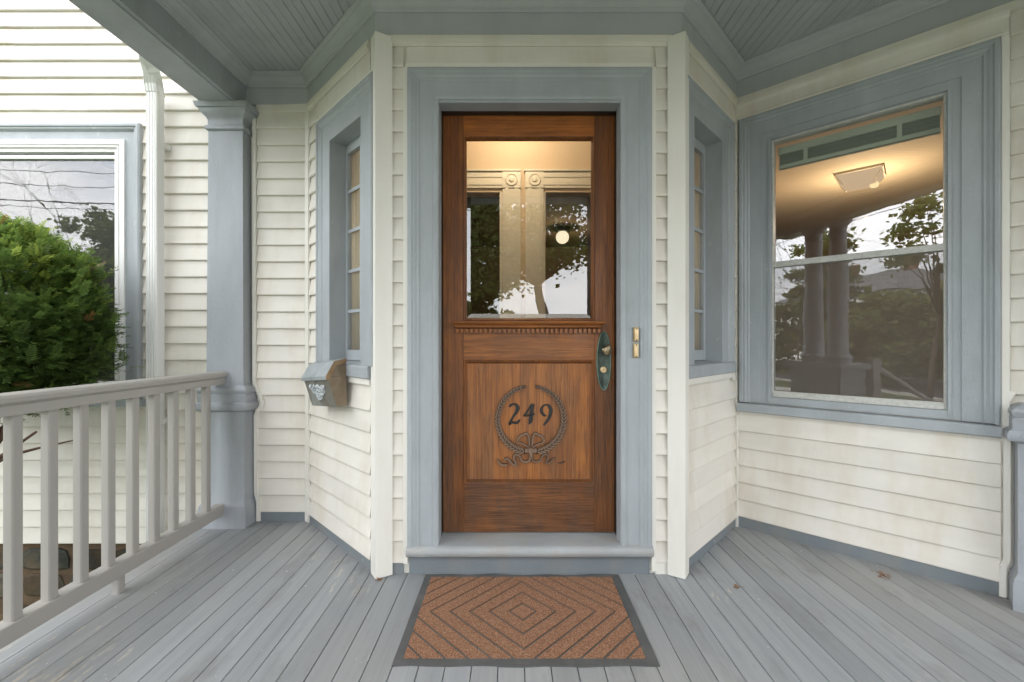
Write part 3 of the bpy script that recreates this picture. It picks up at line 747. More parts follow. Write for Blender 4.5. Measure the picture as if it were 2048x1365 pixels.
# foundation of rubble stone
fo = MB().box(-4.6, -1.86, 2.735, 2.80, GZ-.05, -.139).build('stone_foundation', 'mortar')
tag(fo, 'dark rubble stone foundation with brown mortar below the left house wall', 'foundation')
zz = -.139-.20
row = 0
while zz > GZ-.1:
    x = -4.6 + (row % 2)*.13; hgt = random.uniform(.15, .21)
    while x < -1.9:
        wd = random.uniform(.20, .42); g_ = .022
        pts = []
        n = 10
        cx, cz = x+wd/2, zz+hgt/2
        for k in range(n):
            a = 2*math.pi*k/n
            ex = math.copysign(abs(math.cos(a))**.45, math.cos(a)); ez = math.copysign(abs(math.sin(a))**.45, math.sin(a))
            pts.append((cx+(wd/2-g_)*ex*random.uniform(.9, 1.04), cz+(hgt/2-g_*.6)*ez*random.uniform(.88, 1.05)))
        dp = random.uniform(.008, .028)
        MB().loft([[(a, 2.74, b_) for a, b_ in pts], [(a, 2.735-dp*.5, b_) for a, b_ in pts], [(cx+(a-cx)*.78, 2.735-dp, cz+(b_-cz)*.78) for a, b_ in pts]]).build('stone', 'stone', fo)
        x += wd
    row += 1; zz -= hgt+.01

def room(name, label, pts, z0, z1, wallm, ceilm, floorm, t=.06, skip=()):
    """closed room shell from plan polygon; edges in skip stay open (the exterior wall closes them)"""
    e = thing(name, label, 'room', (sum(p[0] for p in pts)/len(pts), sum(p[1] for p in pts)/len(pts), z0))
    MB().prism(pts, z0-.05, z0).build('room_floor', floorm, e)
    MB().prism(pts, z1, z1+.05).build('room_ceiling', ceilm, e)
    n = len(pts); cx = sum(p[0] for p in pts)/n; cy = sum(p[1] for p in pts)/n
    for i in range(n):
        if i in skip: continue
        a = Vector(pts[i]); b_ = Vector(pts[(i+1) % n]); tt = (b_-a).normalized(); nn = Vector((tt.y, -tt.x))
        if nn.dot(Vector((cx, cy))-a) > 0: nn = -nn
        MB().prism([tuple(a-tt*.0), tuple(b_+tt*.0), tuple(b_+nn*t), tuple(a+nn*t)], z0-.05, z1+.05).build('room_wall', wallm, e)
    return e

# left window
lw = thing('sash_window', 'white storm window in grey casing on the far left wall, behind the yew bush', 'window', (-2.95, 2.70, .70))
frame_mold(MB(), LEFT, -3.594, -2.294, .76, 2.464, [(0, -.01), (0, .036), (.008, .042), (.020, .042), (.026, .034), (.034, .036), (.042, .028), (.048, .020), (.100, .020), (.100, -.01)]).build('casing', 'grey', lw, True, 32)
MB().wbox(LEFT, -3.63, -2.27, -.08, .055, .715, .758).build('sill', 'grey', lw)
frame_mold(MB(), LEFT, -3.494, -2.394, .76, 2.364, [(0, -.05), (0, .032), (.028, .032), (.030, .022), (.036, .022), (.038, .030), (.046, .030), (.048, .018), (.070, .018), (.072, -.05)], 'ALL').build('storm_frame', 'white_metal', lw)
MB().wbox(LEFT, -3.42, -2.468, -.02, .010, 2.255, 2.276).build('sash_rail', 'white_metal', lw)
MB().wbox(LEFT, -3.42, -2.468, -.02, .010, .832, .87).build('sash_rail', 'white_metal', lw)
MB().wbox(LEFT, -3.42, -2.468, -.012, -.008, .87, 2.254).build('pane', 'glass', lw)
MB().wbox(LEFT, -3.42, -2.468, -.004, -.003, .87, 2.254).build('insect_screen', 'screen_fine', lw)
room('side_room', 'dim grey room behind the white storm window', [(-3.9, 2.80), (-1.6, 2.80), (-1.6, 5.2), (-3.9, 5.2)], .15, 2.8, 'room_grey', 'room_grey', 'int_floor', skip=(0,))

# ------------------------------------------------------------------ right wall and big window
wr_ = thing('clapboard_wall', 'cream clapboard wall right of the door around the large window', 'wall', RIGHT.P(.6, 0, 0))
panel_with_hole(MB(), RIGHT, .0, 1.85, 0, 2.76, (.17, .95, .79, 2.315), -.10, 0).build('sheathing', 'siding', wr_)
def rruns(a, b):
    if b < .70: return [(.022, 1.078)]
    if a < .735: return [(1.105, 1.108)] if False else []
    if a > .86 and b < 2.56: return [(1.105, 1.262)]
    return []
courses(RIGHT, wr_, rruns, .062, 24)
MB().wbox(RIGHT,   .02, 1.076, 0, .012, 0, .061).build('skirting', 'grey_dark', wr_)
MB().wbox(RIGHT, .018, 1.103, 0, .018, .683, .701).build('trim_strip', 'siding', wr_)
MB().wbox(RIGHT, 1.079, 1.103, 0, .026, .70, 2.47).build('trim_strip', 'white', wr_)
MB().loft([[RIGHT.P(a, d, z) for d, z in ((0, 2.447), (.030, 2.447), (.034, 2.458), (.022, 2.466), (.017, 2.50), (.020, 2.524), (.034, 2.534), (.036, 2.550), (.026, 2.554), (.026, 2.583), (0, 2.584))] for a in (.02, 1.103)]).build('head_molding', 'siding', wr_, True, 30)
MB().wbox(RIGHT, 1.1035, 1.85, 0, .026, 2.545, 2.584).build('trim_strip', 'siding', wr_)
c0 = RIGHT.P(.012, .012, 0)
MB().prism([RIGHT.P2(.0, .0), RIGHT.P2(-.004, .026), RIGHT.P2(.021, .030), RIGHT.P2(.024, .0)], .0, 2.58).build('corner_strip', 'white', wr_)

bw_ = thing('sash_window', 'large grey cased window right of the door, reflecting columns, trees and sky', 'window', RIGHT.P(.55, 0, .70))
CR = [(0, -.01), (0, .034), (.006, .040), (.018, .040), (.024, .032), (.032, .033), (.042, .026), (.050, .026), (.056, .019), (.118, .018), (.119, .012), (.150, .011), (.150, -.01)]
frame_mold(MB(), RIGHT, .030, 1.077, .757, 2.445, CR).build('casing', 'grey', bw_, True, 32)
frame_mold(MB(), RIGHT, .1802, .9268, .757, 2.2948, [(0, -.08), (0, .018), (.012, .019), (.013, .006), (.016, .006), (.016, -.08)]).build('blind_stop', 'grey', bw_)
MB().wbox(RIGHT, .1803, .9267, -.05, .016, .758, .797).build('bottom_stop', 'grey', bw_)
MB().loft([[RIGHT.P(a, d, z) for d, z in ((-.08, .70), (.044, .700), (.050, .705), (.050, .744), (.046, .750), (-.08, .757))] for a in (.024, .2, .4, .6, .8, 1.078)]).build('sill', 'grey', bw_)
frame_mold(MB(), RIGHT, .1964, .9106, .798, 2.2786, [(0, -.05), (0, .004), (.005, .006), (.009, .004), (.009, -.05)], 'ALL').build('storm_frame', 'speck_metal', bw_)
MB().wbox(RIGHT, .205, .902, -.02, .008, .800, .832).build('sash_rail', 'speck_metal', bw_)
MB().wbox(RIGHT, .197, .910, -.015, .009, 1.545, 1.576).build('meeting_rail', 'speck_metal', bw_)
MB().wbox(RIGHT, .2055, .9015, -.028, -.024, 1.576, 2.2695).build('pane', 'glass', bw_)
MB().wbox(RIGHT, .2055, .9015, -.018, -.014, .832, 1.545).build('pane', 'glass', bw_)
MB().wbox(RIGHT, .2055, .9015, -.006, -.005, .832, 1.545).build('insect_screen', 'screen', bw_)
MB().wbox(RIGHT, .2055, .9015, -.075, -.045, 1.548, 1.580).build('sash_rail', 'int_trim', bw_)
for a_, z_ in ((.985, .86), (.985, 1.32), (.985, 1.80), (.985, 2.20), (.122, 1.10), (.122, 1.72)):
    pr_ = [(RIGHT.P(a_+.0065*math.cos(q_), .0, z_+.0065*math.sin(q_))) for q_ in [2*math.pi*i_/10 for i_ in range(10)]]
    MB().loft([[p_+RIGHT.n*.016 for p_ in pr_], [p_+RIGHT.n*.0215 for p_ in pr_]]).build('screw_plug', 'grey', bw_)
bd = thing('window_blind', 'raised pale green blind at the top of the large window', 'blind', RIGHT.P(.55, -.10, 2.15))
MB().wbox(RIGHT, .21, .897, -.125, -.095, 2.222, 2.262).build('headrail', 'blind', bd)
sm = MB().wbox(RIGHT, .215, .892, -.124, -.098, 0, .0030).mesh('slat')
for k in range(8): link_mesh('slat', sm, 'blind_slat', bd, (0, 0, 2.160+k*.0078))
MB().wbox(RIGHT, .213, .894, -.126, -.096, 2.138, 2.158).build('bottom_rail', 'blind', bd)
for a in (.335, .735): MB().wbox(RIGHT, a, a+.02, -.097, -.0945, 2.150, 2.24).build('ladder_tape', 'blind', bd)
ic = MB(); ic.wbox(RIGHT, .12, .17, -.12, -.101, .75, 2.34); ic.wbox(RIGHT, .95, 1.02, -.12, -.101, .75, 2.34); ic.build('inner_casing', 'int_trim', bw_)
def rp(a, d): return RIGHT.P2(a, d)
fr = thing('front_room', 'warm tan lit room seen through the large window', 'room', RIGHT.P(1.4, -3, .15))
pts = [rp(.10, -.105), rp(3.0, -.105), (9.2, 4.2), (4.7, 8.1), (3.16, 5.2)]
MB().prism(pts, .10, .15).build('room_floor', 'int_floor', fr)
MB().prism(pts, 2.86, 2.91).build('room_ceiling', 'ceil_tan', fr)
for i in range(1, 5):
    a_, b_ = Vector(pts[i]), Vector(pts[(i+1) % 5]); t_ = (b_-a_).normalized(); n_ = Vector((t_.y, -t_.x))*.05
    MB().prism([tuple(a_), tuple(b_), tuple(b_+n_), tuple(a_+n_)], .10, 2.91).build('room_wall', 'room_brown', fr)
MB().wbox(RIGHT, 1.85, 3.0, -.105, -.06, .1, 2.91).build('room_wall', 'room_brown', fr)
fl = thing('ceiling_light', 'square frosted ceiling light glowing in the room behind the large window', 'ceiling light', (3.62, 4.5, 2.78))
def rot_sq(c, h, z, an=R(40)): return [(c[0]+h*math.cos(an+k*math.pi/2), c[1]+h*math.sin(an+k*math.pi/2), z) for k in range(4)]
FA = R(2)
def fsq(h, z): return rot_sq((3.62, 4.5), h, z, FA)
MB().loft([fsq(.275, 2.858), fsq(.275, 2.838), fsq(.262, 2.836)]).build('rim', 'int_trim', fl)
shd = MB().loft([fsq(.258, 2.836), fsq(.250, 2.815), fsq(.175, 2.735), fsq(.165, 2.730)]).build('shade', 'shade', fl)
for k in range(4):
    c1_, c2_ = fsq(.251, 2.816)[k], fsq(.175, 2.734)[k]
    MB().tube([c1_, c2_], .006, 6).build('shade_rib', 'int_trim', shd)
MB().lathe([(0, -.035), (.03, -.025), (.04, 0), (.028, .03), (0, .035)], (3.72, 4.44, 2.725), 16).build('bulb', 'bulb', fl, True)
def lamp(name, loc, watt, parent, col=(1, .72, .42), r=.08):
    l = bpy.data.lights.new(name, 'POINT'); l.energy = watt; l.color = col; l.shadow_soft_size = r
    o = bpy.data.objects.new(name, l); COL.objects.link(o); o.location = loc
    o.parent = parent; o.matrix_parent_inverse = Matrix.Translation(-Vector(parent.location))
lamp('lamp_light', (3.66, 4.48, 2.40), 9, fl, (1, .76, .48), .015)

# ------------------------------------------------------------------ hall behind the door
hl = thing('entrance_hall', 'warm tan entrance hall with cream door casings seen through the door glass', 'room', (.06, 2.8, .15))
hp = [(-1.22, 2.80), (-.62, 2.215), (.775, 2.215), (1.335, 2.775), (1.335, 3.40), (-1.22, 3.40)]
MB().prism(hp, .10, .149).build('room_floor', 'int_floor', hl)
MB().prism(hp, 2.90, 2.95).build('room_ceiling', 'ceil_tan', hl)
MB().box(-1.27, -1.22, 2.81, 3.40, .1, 2.95).build('room_wall', 'wall_tan', hl)
MB().box(1.335, 1.37, 2.78, 3.40, .1, 2.95).build('room_wall', 'wall_tan', hl)
hwall = MB(); HW = Wall((0, 3.40), (1, 0), (0, -1))
for s0, s1, z0, z1 in ((-1.22, -.90, .1, 2.95), (-.90, -.075, 2.29, 2.95), (-.075, .24, .1, 2.95), (.24, 1.06, 2.29, 2.95), (1.06, 1.335, .1, 2.95)):
    hwall.wbox(HW, s0, s1, -.12, 0, z0, z1)
hwall.build('room_wall', 'wall_tan', hl)
for s0, s1 in ((-1.04, .067), (.106, 1.20)):
    cs_ = MB()
    a0, a1 = (s0, s0+.14), (s1-.14, s1)
    for a in (a0, a1):
        cs_.wbox(HW, a[0], a[1], .001, .018, .15, 2.317); cs_.wbox(HW, a[0]+.02, a[0]+.045, .0182, .024, .15, 2.317); cs_.wbox(HW, a[1]-.045, a[1]-.02, .0182, .024, .15, 2.317)
    cs_.wbox(HW, s0+.1405, s1-.1405, .001, .018, 2.318, 2.444)
    cs_.wbox(HW, s0+.1405, s1-.1405, .0182, .024, 2.34, 2.365); cs_.wbox(HW, s0+.1405, s1-.1405, .0182, .024, 2.40, 2.425)
    cs_.wbox(HW, s0-.012, s1+.012 if s0 > 0 else s1, .001, .034, 2.4465, 2.460)
    cs_.build('door_casing', 'int_trim', hl)
    for a in (a0, a1):
        cx = (a[0]+a[1])/2; z = 2.381
        ro = MB().wbox(HW, a[0]-.002, a[1]+.002, .001, .026, 2.3175, 2.4445)
        ro.build('rosette', 'int_trim', hl)
        MB().lathe([(0, 0), (.050, 0), (.048, .008), (.040, .008), (.036, .002), (.022, .002), (.018, .010), (0, .012)], (cx, 3.40-.0262, z), 24, 'y').build('rosette_disc', 'int_trim', hl, True, 40)
inn = MB(); inn.wbox(HW, .24, .262, -.12, .0, .15, 2.29); inn.wbox(HW, -.097, -.075, -.12, .0, .15, 2.29)
inn.build('jamb', 'int_trim', hl)
vl = thing('ceiling_light', 'frosted ceiling light glowing at the top of the door glass', 'ceiling light', (.02, 3.05, 2.75))
MB().loft([rot_sq((.02, 3.05), .12, 2.899, R(45)), rot_sq((.02, 3.05), .115, 2.86, R(45)), rot_sq((.02, 3.05), .08, 2.80, R(45))]).build('shade', 'shade', vl)
MB().lathe([(0, -.03), (.02, -.02), (.026, 0), (.02, .02), (0, .03)], (.02, 3.05, 2.785), 12).build('bulb', 'bulb', vl, True)
lamp('lamp_light', (.02, 2.95, 2.72), 4.6, vl, (1, .80, .56), .03)
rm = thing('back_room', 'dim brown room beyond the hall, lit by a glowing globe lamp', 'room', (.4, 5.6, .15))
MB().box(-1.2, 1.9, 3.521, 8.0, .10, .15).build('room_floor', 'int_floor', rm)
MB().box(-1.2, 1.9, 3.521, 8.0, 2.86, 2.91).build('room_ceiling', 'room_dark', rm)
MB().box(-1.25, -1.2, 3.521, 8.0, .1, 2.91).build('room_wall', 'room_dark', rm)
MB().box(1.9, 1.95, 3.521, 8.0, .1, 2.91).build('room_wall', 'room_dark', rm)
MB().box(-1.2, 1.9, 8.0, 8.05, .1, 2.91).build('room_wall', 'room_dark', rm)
MB().box(1.35, 1.9, 3.45, 3.52, .1, 2.91).build('room_wall', 'room_dark', rm)
gl = thing('globe_light', 'round glowing globe lamp on the ceiling seen through the door glass', 'ceiling light', (.775, 6.65, 2.62))
MB().lathe([(0, .10), (.10, .10), (.10, .13), (.12, .155), (.12, .16), (0, .16)], (.775, 6.65, 2.70), 24).build('fitting', 'dark_jamb', gl, True, 40)
MB().lathe([(.1*math.sin(math.pi*k/14), -.1*math.cos(math.pi*k/14)) for k in range(15)], (.775, 6.65, 2.715), 24).build('globe', 'globe', gl, True)
lamp('lamp_light', (.775, 6.65, 2.585), 2.8, gl, r=.02)
# ------------------------------------------------------------------ pilasters
PIL = [(0, .1435, .122), (.108, .1435, .122), (.118, .140, .118), (.128, .140, .118), (.140, .133, .111), (.155, .128, .106), (.694, .128, .106), (.700, .140, .118), (.706, .156, .130), (.716, .160, .134), (.738, .160, .134), (.748, .154, .130), (.753, .145, .122), (.796, .145, .122), (.802, .140, .118), (.812, .146, .124), (.826, .148, .126), (.840, .142, .120), (.848, .128, .108), (.856, .116, .096), (.90, .111, .090), (2.392, .104, .084), (2.396, .113, .093), (2.400, .117, .097), (2.418, .117, .097), (2.424, .110, .090), (2.428, .106, .086), (2.455, .106, .086), (2.470, .112, .092), (2.484, .124, .104), (2.500, .138, .116), (2.516, .142, .120), (2.518, .152, .130), (2.530, .156, .134), (2.545, .160, .138)]
def pilaster(W, c, label, extra=0.0):
    e = thing('pilaster', label, 'pilaster', W.P(c, .06, 0), 'grey pilasters against the porch walls')
    def seg(name, z0, z1):
        rows = [(z_, h_+(extra if z1 < 1 else 0), d_) for z_, h_, d_ in PIL if z0 <= z_ <= z1]
        MB().loft([[W.P(c-h, 0, z), W.P(c-h, d, z), W.P(c+h, d, z), W.P(c+h, 0, z)] for z, h, d in rows]).build(name, 'grey_pil', e, True, 25)
    seg('pedestal', 0, .856); 
    MB().loft([[W.P(c-h, 0, z), W.P(c-h, d, z), W.P(c+h, d, z), W.P(c+h, 0, z)] for z, h, d in ((.8565, .116, .096), (.90, .111, .090), (2.3915, .104, .084))]).build('shaft', 'grey_pil', e, True, 25)
    seg('capital', 2.392, 2.60)
    return e
pilaster(LEFT, -1.733, 'grey pilaster at the left wall where the railing ends')
pilaster(RIGHT, 1.375, 'grey pilaster pedestal cut off by the right edge of the photo', .13)
def trim_path(W, pts, parent, w=.021, d=.024):
    for (a0, z0), (a1, z1) in zip(pts[:-1], pts[1:]):
        t = Vector((a1-a0, z1-z0)).normalized(); n = Vector((t.y, -t.x))*w/2
        c = [(a0-n.x, z0-n.y), (a0+n.x, z0+n.y), (a1+n.x, z1+n.y), (a1-n.x, z1-n.y)]
        rnd_d = d+random.uniform(-.002, .002)
        MB().quadbox([W.P(a, .0, z) for a, z in c] + [W.P(a, rnd_d, z) for a, z in c]).build('pilaster_trim', 'white', parent)
trim_path(LEFT, [(-1.598, 2.50), (-1.597, .87), (-1.592, .845), (-1.567, .80), (-1.560, .765), (-1.547, .758), (-1.548, .72), (-1.573, .695), (-1.588, .66), (-1.586, .18), (-1.572, .13), (-1.571, .004)], wl)
trim_path(RIGHT, [(a-.083, z) for a, z in ((1.195, .90), (1.175, .858), (1.172, .80), (1.157, .765), (1.155, .73), (1.178, .69), (1.178, .165), (1.166, .135), (1.166, .005))], wr_)

# ------------------------------------------------------------------ railing
rl = thing('porch_railing', 'taupe painted porch railing with square balusters, left side', 'railing', (-1.75, 1.4, 0))
RX = -1.75
rp_top = [(-.030, .862), (.030, .862), (.030, .898), (.040, .903), (.047, .910), (.047, .926), (.040, .935), (.028, .939), (-.028, .939), (-.040, .935), (-.047, .926), (-.047, .910), (-.040, .903), (-.030, .898)]
MB().loft([[(RX+a, y, z) for a, z in rp_top] for y in (.22, 2.592)]).build('top_rail', 'rail', rl, True, 30)
rp_bot = [(-.030, .083), (.027, .081), (.030, .084), (.030, .142), (.027, .146), (-.027, .146), (-.030, .142)]
MB().loft([[(RX+a, y, z) for a, z in rp_bot] for y in (.22, 2.585)]).build('bottom_rail', 'rail', rl)
bh = .018; ch = .004
bpoly = [(-bh+ch, -bh), (bh-ch, -bh), (bh, -bh+ch), (bh, bh-ch), (bh-ch, bh), (-bh+ch, bh), (-bh, bh-ch), (-bh, -bh+ch)]
bme = MB().prism([(RX+a, b_) for a, b_ in bpoly], .1462, .8618).mesh('baluster')
y = 2.473
while y > .3:
    link_mesh('baluster', bme, 'rail', rl, (0, y, 0)); y -= .1195
MB().prism([(RX-.004+a, 1.926+b_) for a, b_ in bpoly], .0005, .082).build('foot_block', 'rail', rl)
rr = thing('porch_railing', 'taupe porch railing closing the right end of the porch', 'railing', (2.60, .9, 0))
for z0, z1 in ((.862, .938), (.081, .146)): MB().box(2.57, 2.63, .22, 1.45, z0, z1).build('rail', 'rail', rr)
bme2 = MB().prism([(2.60+a, b_) for a, b_ in bpoly], .1462, .8618).mesh('baluster')
for k in range(10): link_mesh('baluster', bme2, 'rail', rr, (0, .32+k*.12, 0))

# columns by the steps
COLP = [(.0, .135), (.03, .135), (.035, .128), (.05, .142), (.075, .146), (.09, .138), (.10, .122), (.115, .118), (.14, .108), (.5, .108), (1.0, .100), (1.50, .088), (1.52, .100), (1.535, .100), (1.545, .090), (1.60, .090), (1.625, .115), (1.64, .125), (1.645, .125), (1.655, .14), (1.69, .14)]
for gx, lab in ((-1.11, 'left'), (1.27, 'right')):
    side = {'left': 'on the railing side of the steps', 'right': 'on the large window side of the steps'}[lab]
    pe = thing('column_pedestal', 'grey boxed pedestal '+side, 'pedestal', (gx, 0, 0))
    MB().box(gx-.42, gx+.42, -.17, .17, 0, .12).build('plinth', 'grey_pil', pe)
    MB().box(gx-.40, gx+.40, -.15, .15, .1205, .80).build('die', 'grey_pil', pe)
    MB().box(gx-.44, gx+.44, -.19, .19, .8005, .86).build('cap', 'grey_pil', pe)
    for dx in (-.19, .19):
        nm = 'outer' if (dx < 0) == (gx < 0) else 'inner'
        o = MB().lathe([(0, 0)]+[(r_0, h_0) for h_0, r_0 in COLP]+[(0, 1.69)], (gx+dx, 0, .8605), 28).build('round_column', 'grey_pil', None, True, 40)
        tag(o, nm+' round grey column on the pedestal '+side, 'column', 'paired round columns beside the steps')
for sx in (-.70, 1.02):
    hr = thing('handrail', ('left' if sx < 0 else 'right')+' handrail sloping down beside the porch steps', 'handrail', (sx, -1.0, GZ))
    MB().tube([(sx, -.22, .85), (sx, -1.65, .02)], .028, 8).build('rail', 'rail', hr)
    MB().tube([(sx, -.22, .25), (sx, -1.65, -.58)], .022, 8).build('rail', 'rail', hr)
    for yy, zt, zb_ in ((-.24, .92, 0), (-1.66, .10, GZ)): MB().box(sx-.045, sx+.045, yy-.045, yy+.045, zb_, zt).build('post', 'rail', hr)

# ------------------------------------------------------------------ downspout
ds = thing('downspout', 'white ribbed metal downspout on the left house wall beside the window', 'downspout', (-2.17, 2.62, GZ))
def dsec(c, hx=.034, hy=.030, tilt=0):
    out = []
    front = []
    nr = 4
    xs = [-hx+.004]
    for k in range(nr):
        x0 = -hx+.010+k*(2*hx-.020)/(nr-1)
        xs += [x0-.0035, x0-.0015, x0+.0015, x0+.0035]
    xs += [hx-.004]
    for i, a in enumerate(xs):
        gq = 1 if (i > 0 and i < len(xs)-1 and (i-1) % 4 in (1, 2)) else 0
        front.append((a, -hy+(.004 if gq else 0)))
    poly = front + [(hx, -hy+.004), (hx, hy-.002), (hx-.002, hy), (-hx+.002, hy), (-hx, hy-.002), (-hx, -hy+.004)]
    return [(c[0]+a, c[1]+b_, c[2]-b_*tilt) for a, b_ in poly]
MB().loft([dsec((-2.160, 2.618, z)) for z in (-.70, .55, .5505)] + [dsec((-2.160, 2.618, z)) for z in (1.5, 2.63)]).build('pipe', 'white_metal', ds)
MB().loft([dsec((-2.160, 2.616, 2.615), .037, .033), dsec((-2.158, 2.606, 2.648), .037, .033, .3), dsec((-2.130, 2.565, 2.685), .036, .032, .6), dsec((-2.095, 2.50, 2.715), .036, .032, .6), dsec((-2.065, 2.455, 2.755), .036, .032, .3), dsec((-2.06, 2.44, 2.81), .036, .032)]).build('elbow', 'white_metal', ds)
MB().box(-2.20, -2.118, 2.630, 2.690, 2.30, 2.325).build('strap', 'white_metal', ds)
MB().box(-2.20, -2.118, 2.630, 2.690, .62, .645).build('strap', 'white_metal', ds)

# ------------------------------------------------------------------ mailbox
mbx = thing('mailbox', 'weathered zinc and brown tin mailbox with floral ornament under the left bay window', 'mailbox', BAYL.P(.40, .06, .775), )
MA = R(5.0)
def mp_(a, d, z):            # box tilted slightly in the wall plane
    ca, cz = .41, .90
    da, dz = a-ca, z-cz
    return BAYL.P(ca+da*math.cos(MA)+dz*math.sin(MA), d+.038, cz-da*math.sin(MA)+dz*math.cos(MA))
m0, m1 = .247, .572
body = [(.0, .775), (.052, .772), (.094, .925), (.060, .998), (.0, 1.012)]
mm = MB(); mm.quadbox([mp_(m0, 0, .775), mp_(m1, 0, .775), mp_(m1, .052, .772), mp_(m0, .052, .772), mp_(m0, 0, .925), mp_(m1, 0, .925), mp_(m1, .094, .925), mp_(m0, .094, .925)])
mm.build('body', 'mb_side', mbx)
mf = MB(); mf.quadbox([mp_(m0+.002, .0525, .774), mp_(m1-.002, .0525, .774), mp_(m1-.002, .0555, .774), mp_(m0+.002, .0555, .774), mp_(m0+.002, .0945, .925), mp_(m1-.002, .0945, .925), mp_(m1-.002, .0975, .925), mp_(m0+.002, .0975, .925)])
mf.build('front_panel', 'mb_front', mbx)
side = [(.0, .926), (.093, .926), (.060, .996), (.0, 1.010)]
MB().loft([[mp_(a, d, z) for d, z in side] for a in (m0+.001, m1-.001)]).build('upper_body', 'mb_side', mbx)
lidp = [(-.002, 1.0105), (.060, .9965), (.101, .926), (.101, .912), (.106, .912), (.107, .930), (.063, 1.003), (-.002, 1.017)]
MB().loft([[mp_(a, d, z) for d, z in lidp] for a in (m0-.006, m1+.006)]).build('lid', 'mb_lid', mbx)
lips = [(-.002, .994), (.054, .980), (.088, .912), (.1055, .912), (.107, .929), (.063, 1.002), (-.002, 1.0165)]
MB().loft([[mp_(a, d, z) for d, z in lips] for a in (m0-.0085, m0-.0062)]).build('lid_edge', 'mb_rust', mbx)
MB().loft([[mp_(a, d, z) for d, z in lips] for a in (m1+.0062, m1+.0085)]).build('lid_edge', 'mb_rust', mbx)
orn = MB(); rnd = random.Random(3)
for k in range(64):
    v = rnd.uniform(-1, 1); u = rnd.uniform(-1, 1)*(.62+.38*v)
    a = .41+u*.105; z = .848+v*.036+.006*abs(u)
    d = .0975-(.925-z)*.28
    r = rnd.uniform(.006, .011); ph = rnd.uniform(0, 6)
    c = mp_(a, d+.003, z)
    n5 = 5
    rings = []
    for q, (rr_, hh) in enumerate(((1, 0), (.9, .5), (.35, .9), (.05, .7))):
        rings.append([c+BAYL.u*(r*rr_*(1+.3*math.cos(n5*t+ph))*math.cos(t))+Vector((0, 0, 1))*(r*rr_*(1+.3*math.cos(n5*t+ph))*math.sin(t))+BAYL.n*(hh*r*.8) for t in [2*math.pi*i/15 for i in range(15)]])
    orn.loft(rings)
for sg in (-1, 1):
    pts = [mp_(.41+sg*(.05+.05*t), .0985-(.925-(.835+.03*t))*.28, .835+.035*t+.008*math.sin(t*9)) for t in [i/8 for i in range(9)]]
    orn.tube(pts, [.006-.0005*i for i in range(9)], 6)
orn.build('floral_ornament', 'mb_orn', mbx, True, 50)

# ------------------------------------------------------------------ door mat
MXC, MY0, MY1 = .048, 1.486, 2.066
MW = .921
mt = thing('door_mat', 'rust brown door mat with grey rubber border and nested diamond grooves', 'door mat', (MXC, 1.77, 0))
def wob(i, n): return .003*math.sin(i*1.7)+.002*math.sin(i*.6)
poly = []
nn = 14
poly += [(MXC-MW/2+MW*i/nn, MY0+wob(i, nn)) for i in range(nn)]
poly += [(MXC+MW/2, MY0+(MY1-MY0)*i/8+0) for i in range(8)]
poly += [(MXC+MW/2-MW*i/nn, MY1+wob(i+3, nn)*1.5) for i in range(nn)]
poly += [(MXC-MW/2, MY1-(MY1-MY0)*i/8) for i in range(8)]
MB().prism(poly, .0008, .0055).build('rubber_base', 'rubber', mt)
hxm, hym = MW/2-.036, (MY1-MY0)/2-.030
mcx, mcy = MXC-.004, (MY0+MY1)/2+.002
def clip(poly, a, b, c):     # keep a*x+b*y<=c
    out = []
    for i in range(len(poly)):
        p, q = poly[i], poly[(i+1) % len(poly)]
        fp, fq = a*p[0]+b*p[1]-c, a*q[0]+b*q[1]-c
        if fp <= 0: out.append(p)
        if fp*fq < 0:
            t = fp/(fp-fq); out.append((p[0]+(q[0]-p[0])*t, p[1]+(q[1]-p[1])*t))
    return out
KX, KY = .081, .081        # diamond pitch
gw = .078                    # groove half-width in ring units
for k in range(0, 14):
    r0 = 0 if k == 0 else k-.32+gw
    r1 = k+.68-gw
    q = clip([(0, 0), (hxm, 0), (hxm, hym), (0, hym)], 1/KX, 1/KY, r1)
    if k: q = clip(q, -1/KX, -1/KY, -r0)
    if len(q) < 3: continue
    tx = min(a for a, b_ in q) < 1e-6; ty = min(b_ for a, b_ in q) < 1e-6
    if tx and ty: groups = [[(1, 1), (-1, 1), (-1, -1), (1, -1)]]
    elif tx: groups = [[(1, 1), (-1, 1)], [(1, -1), (-1, -1)]]
    elif ty: groups = [[(1, 1), (1, -1)], [(-1, 1), (-1, -1)]]
    else: groups = [[(1, 1)], [(-1, 1)], [(1, -1)], [(-1, -1)]]
    for gr in groups:
        mb = MB()
        for sx, sy in gr:
            P2 = [(mcx+sx*a, mcy+sy*b_) for a, b_ in q]
            mb.loft([[(a, b_, .0056) for a, b_ in P2], [(a, b_, .0092) for a, b_ in P2]])
        mb.build('pile_band', 'pile', mt)
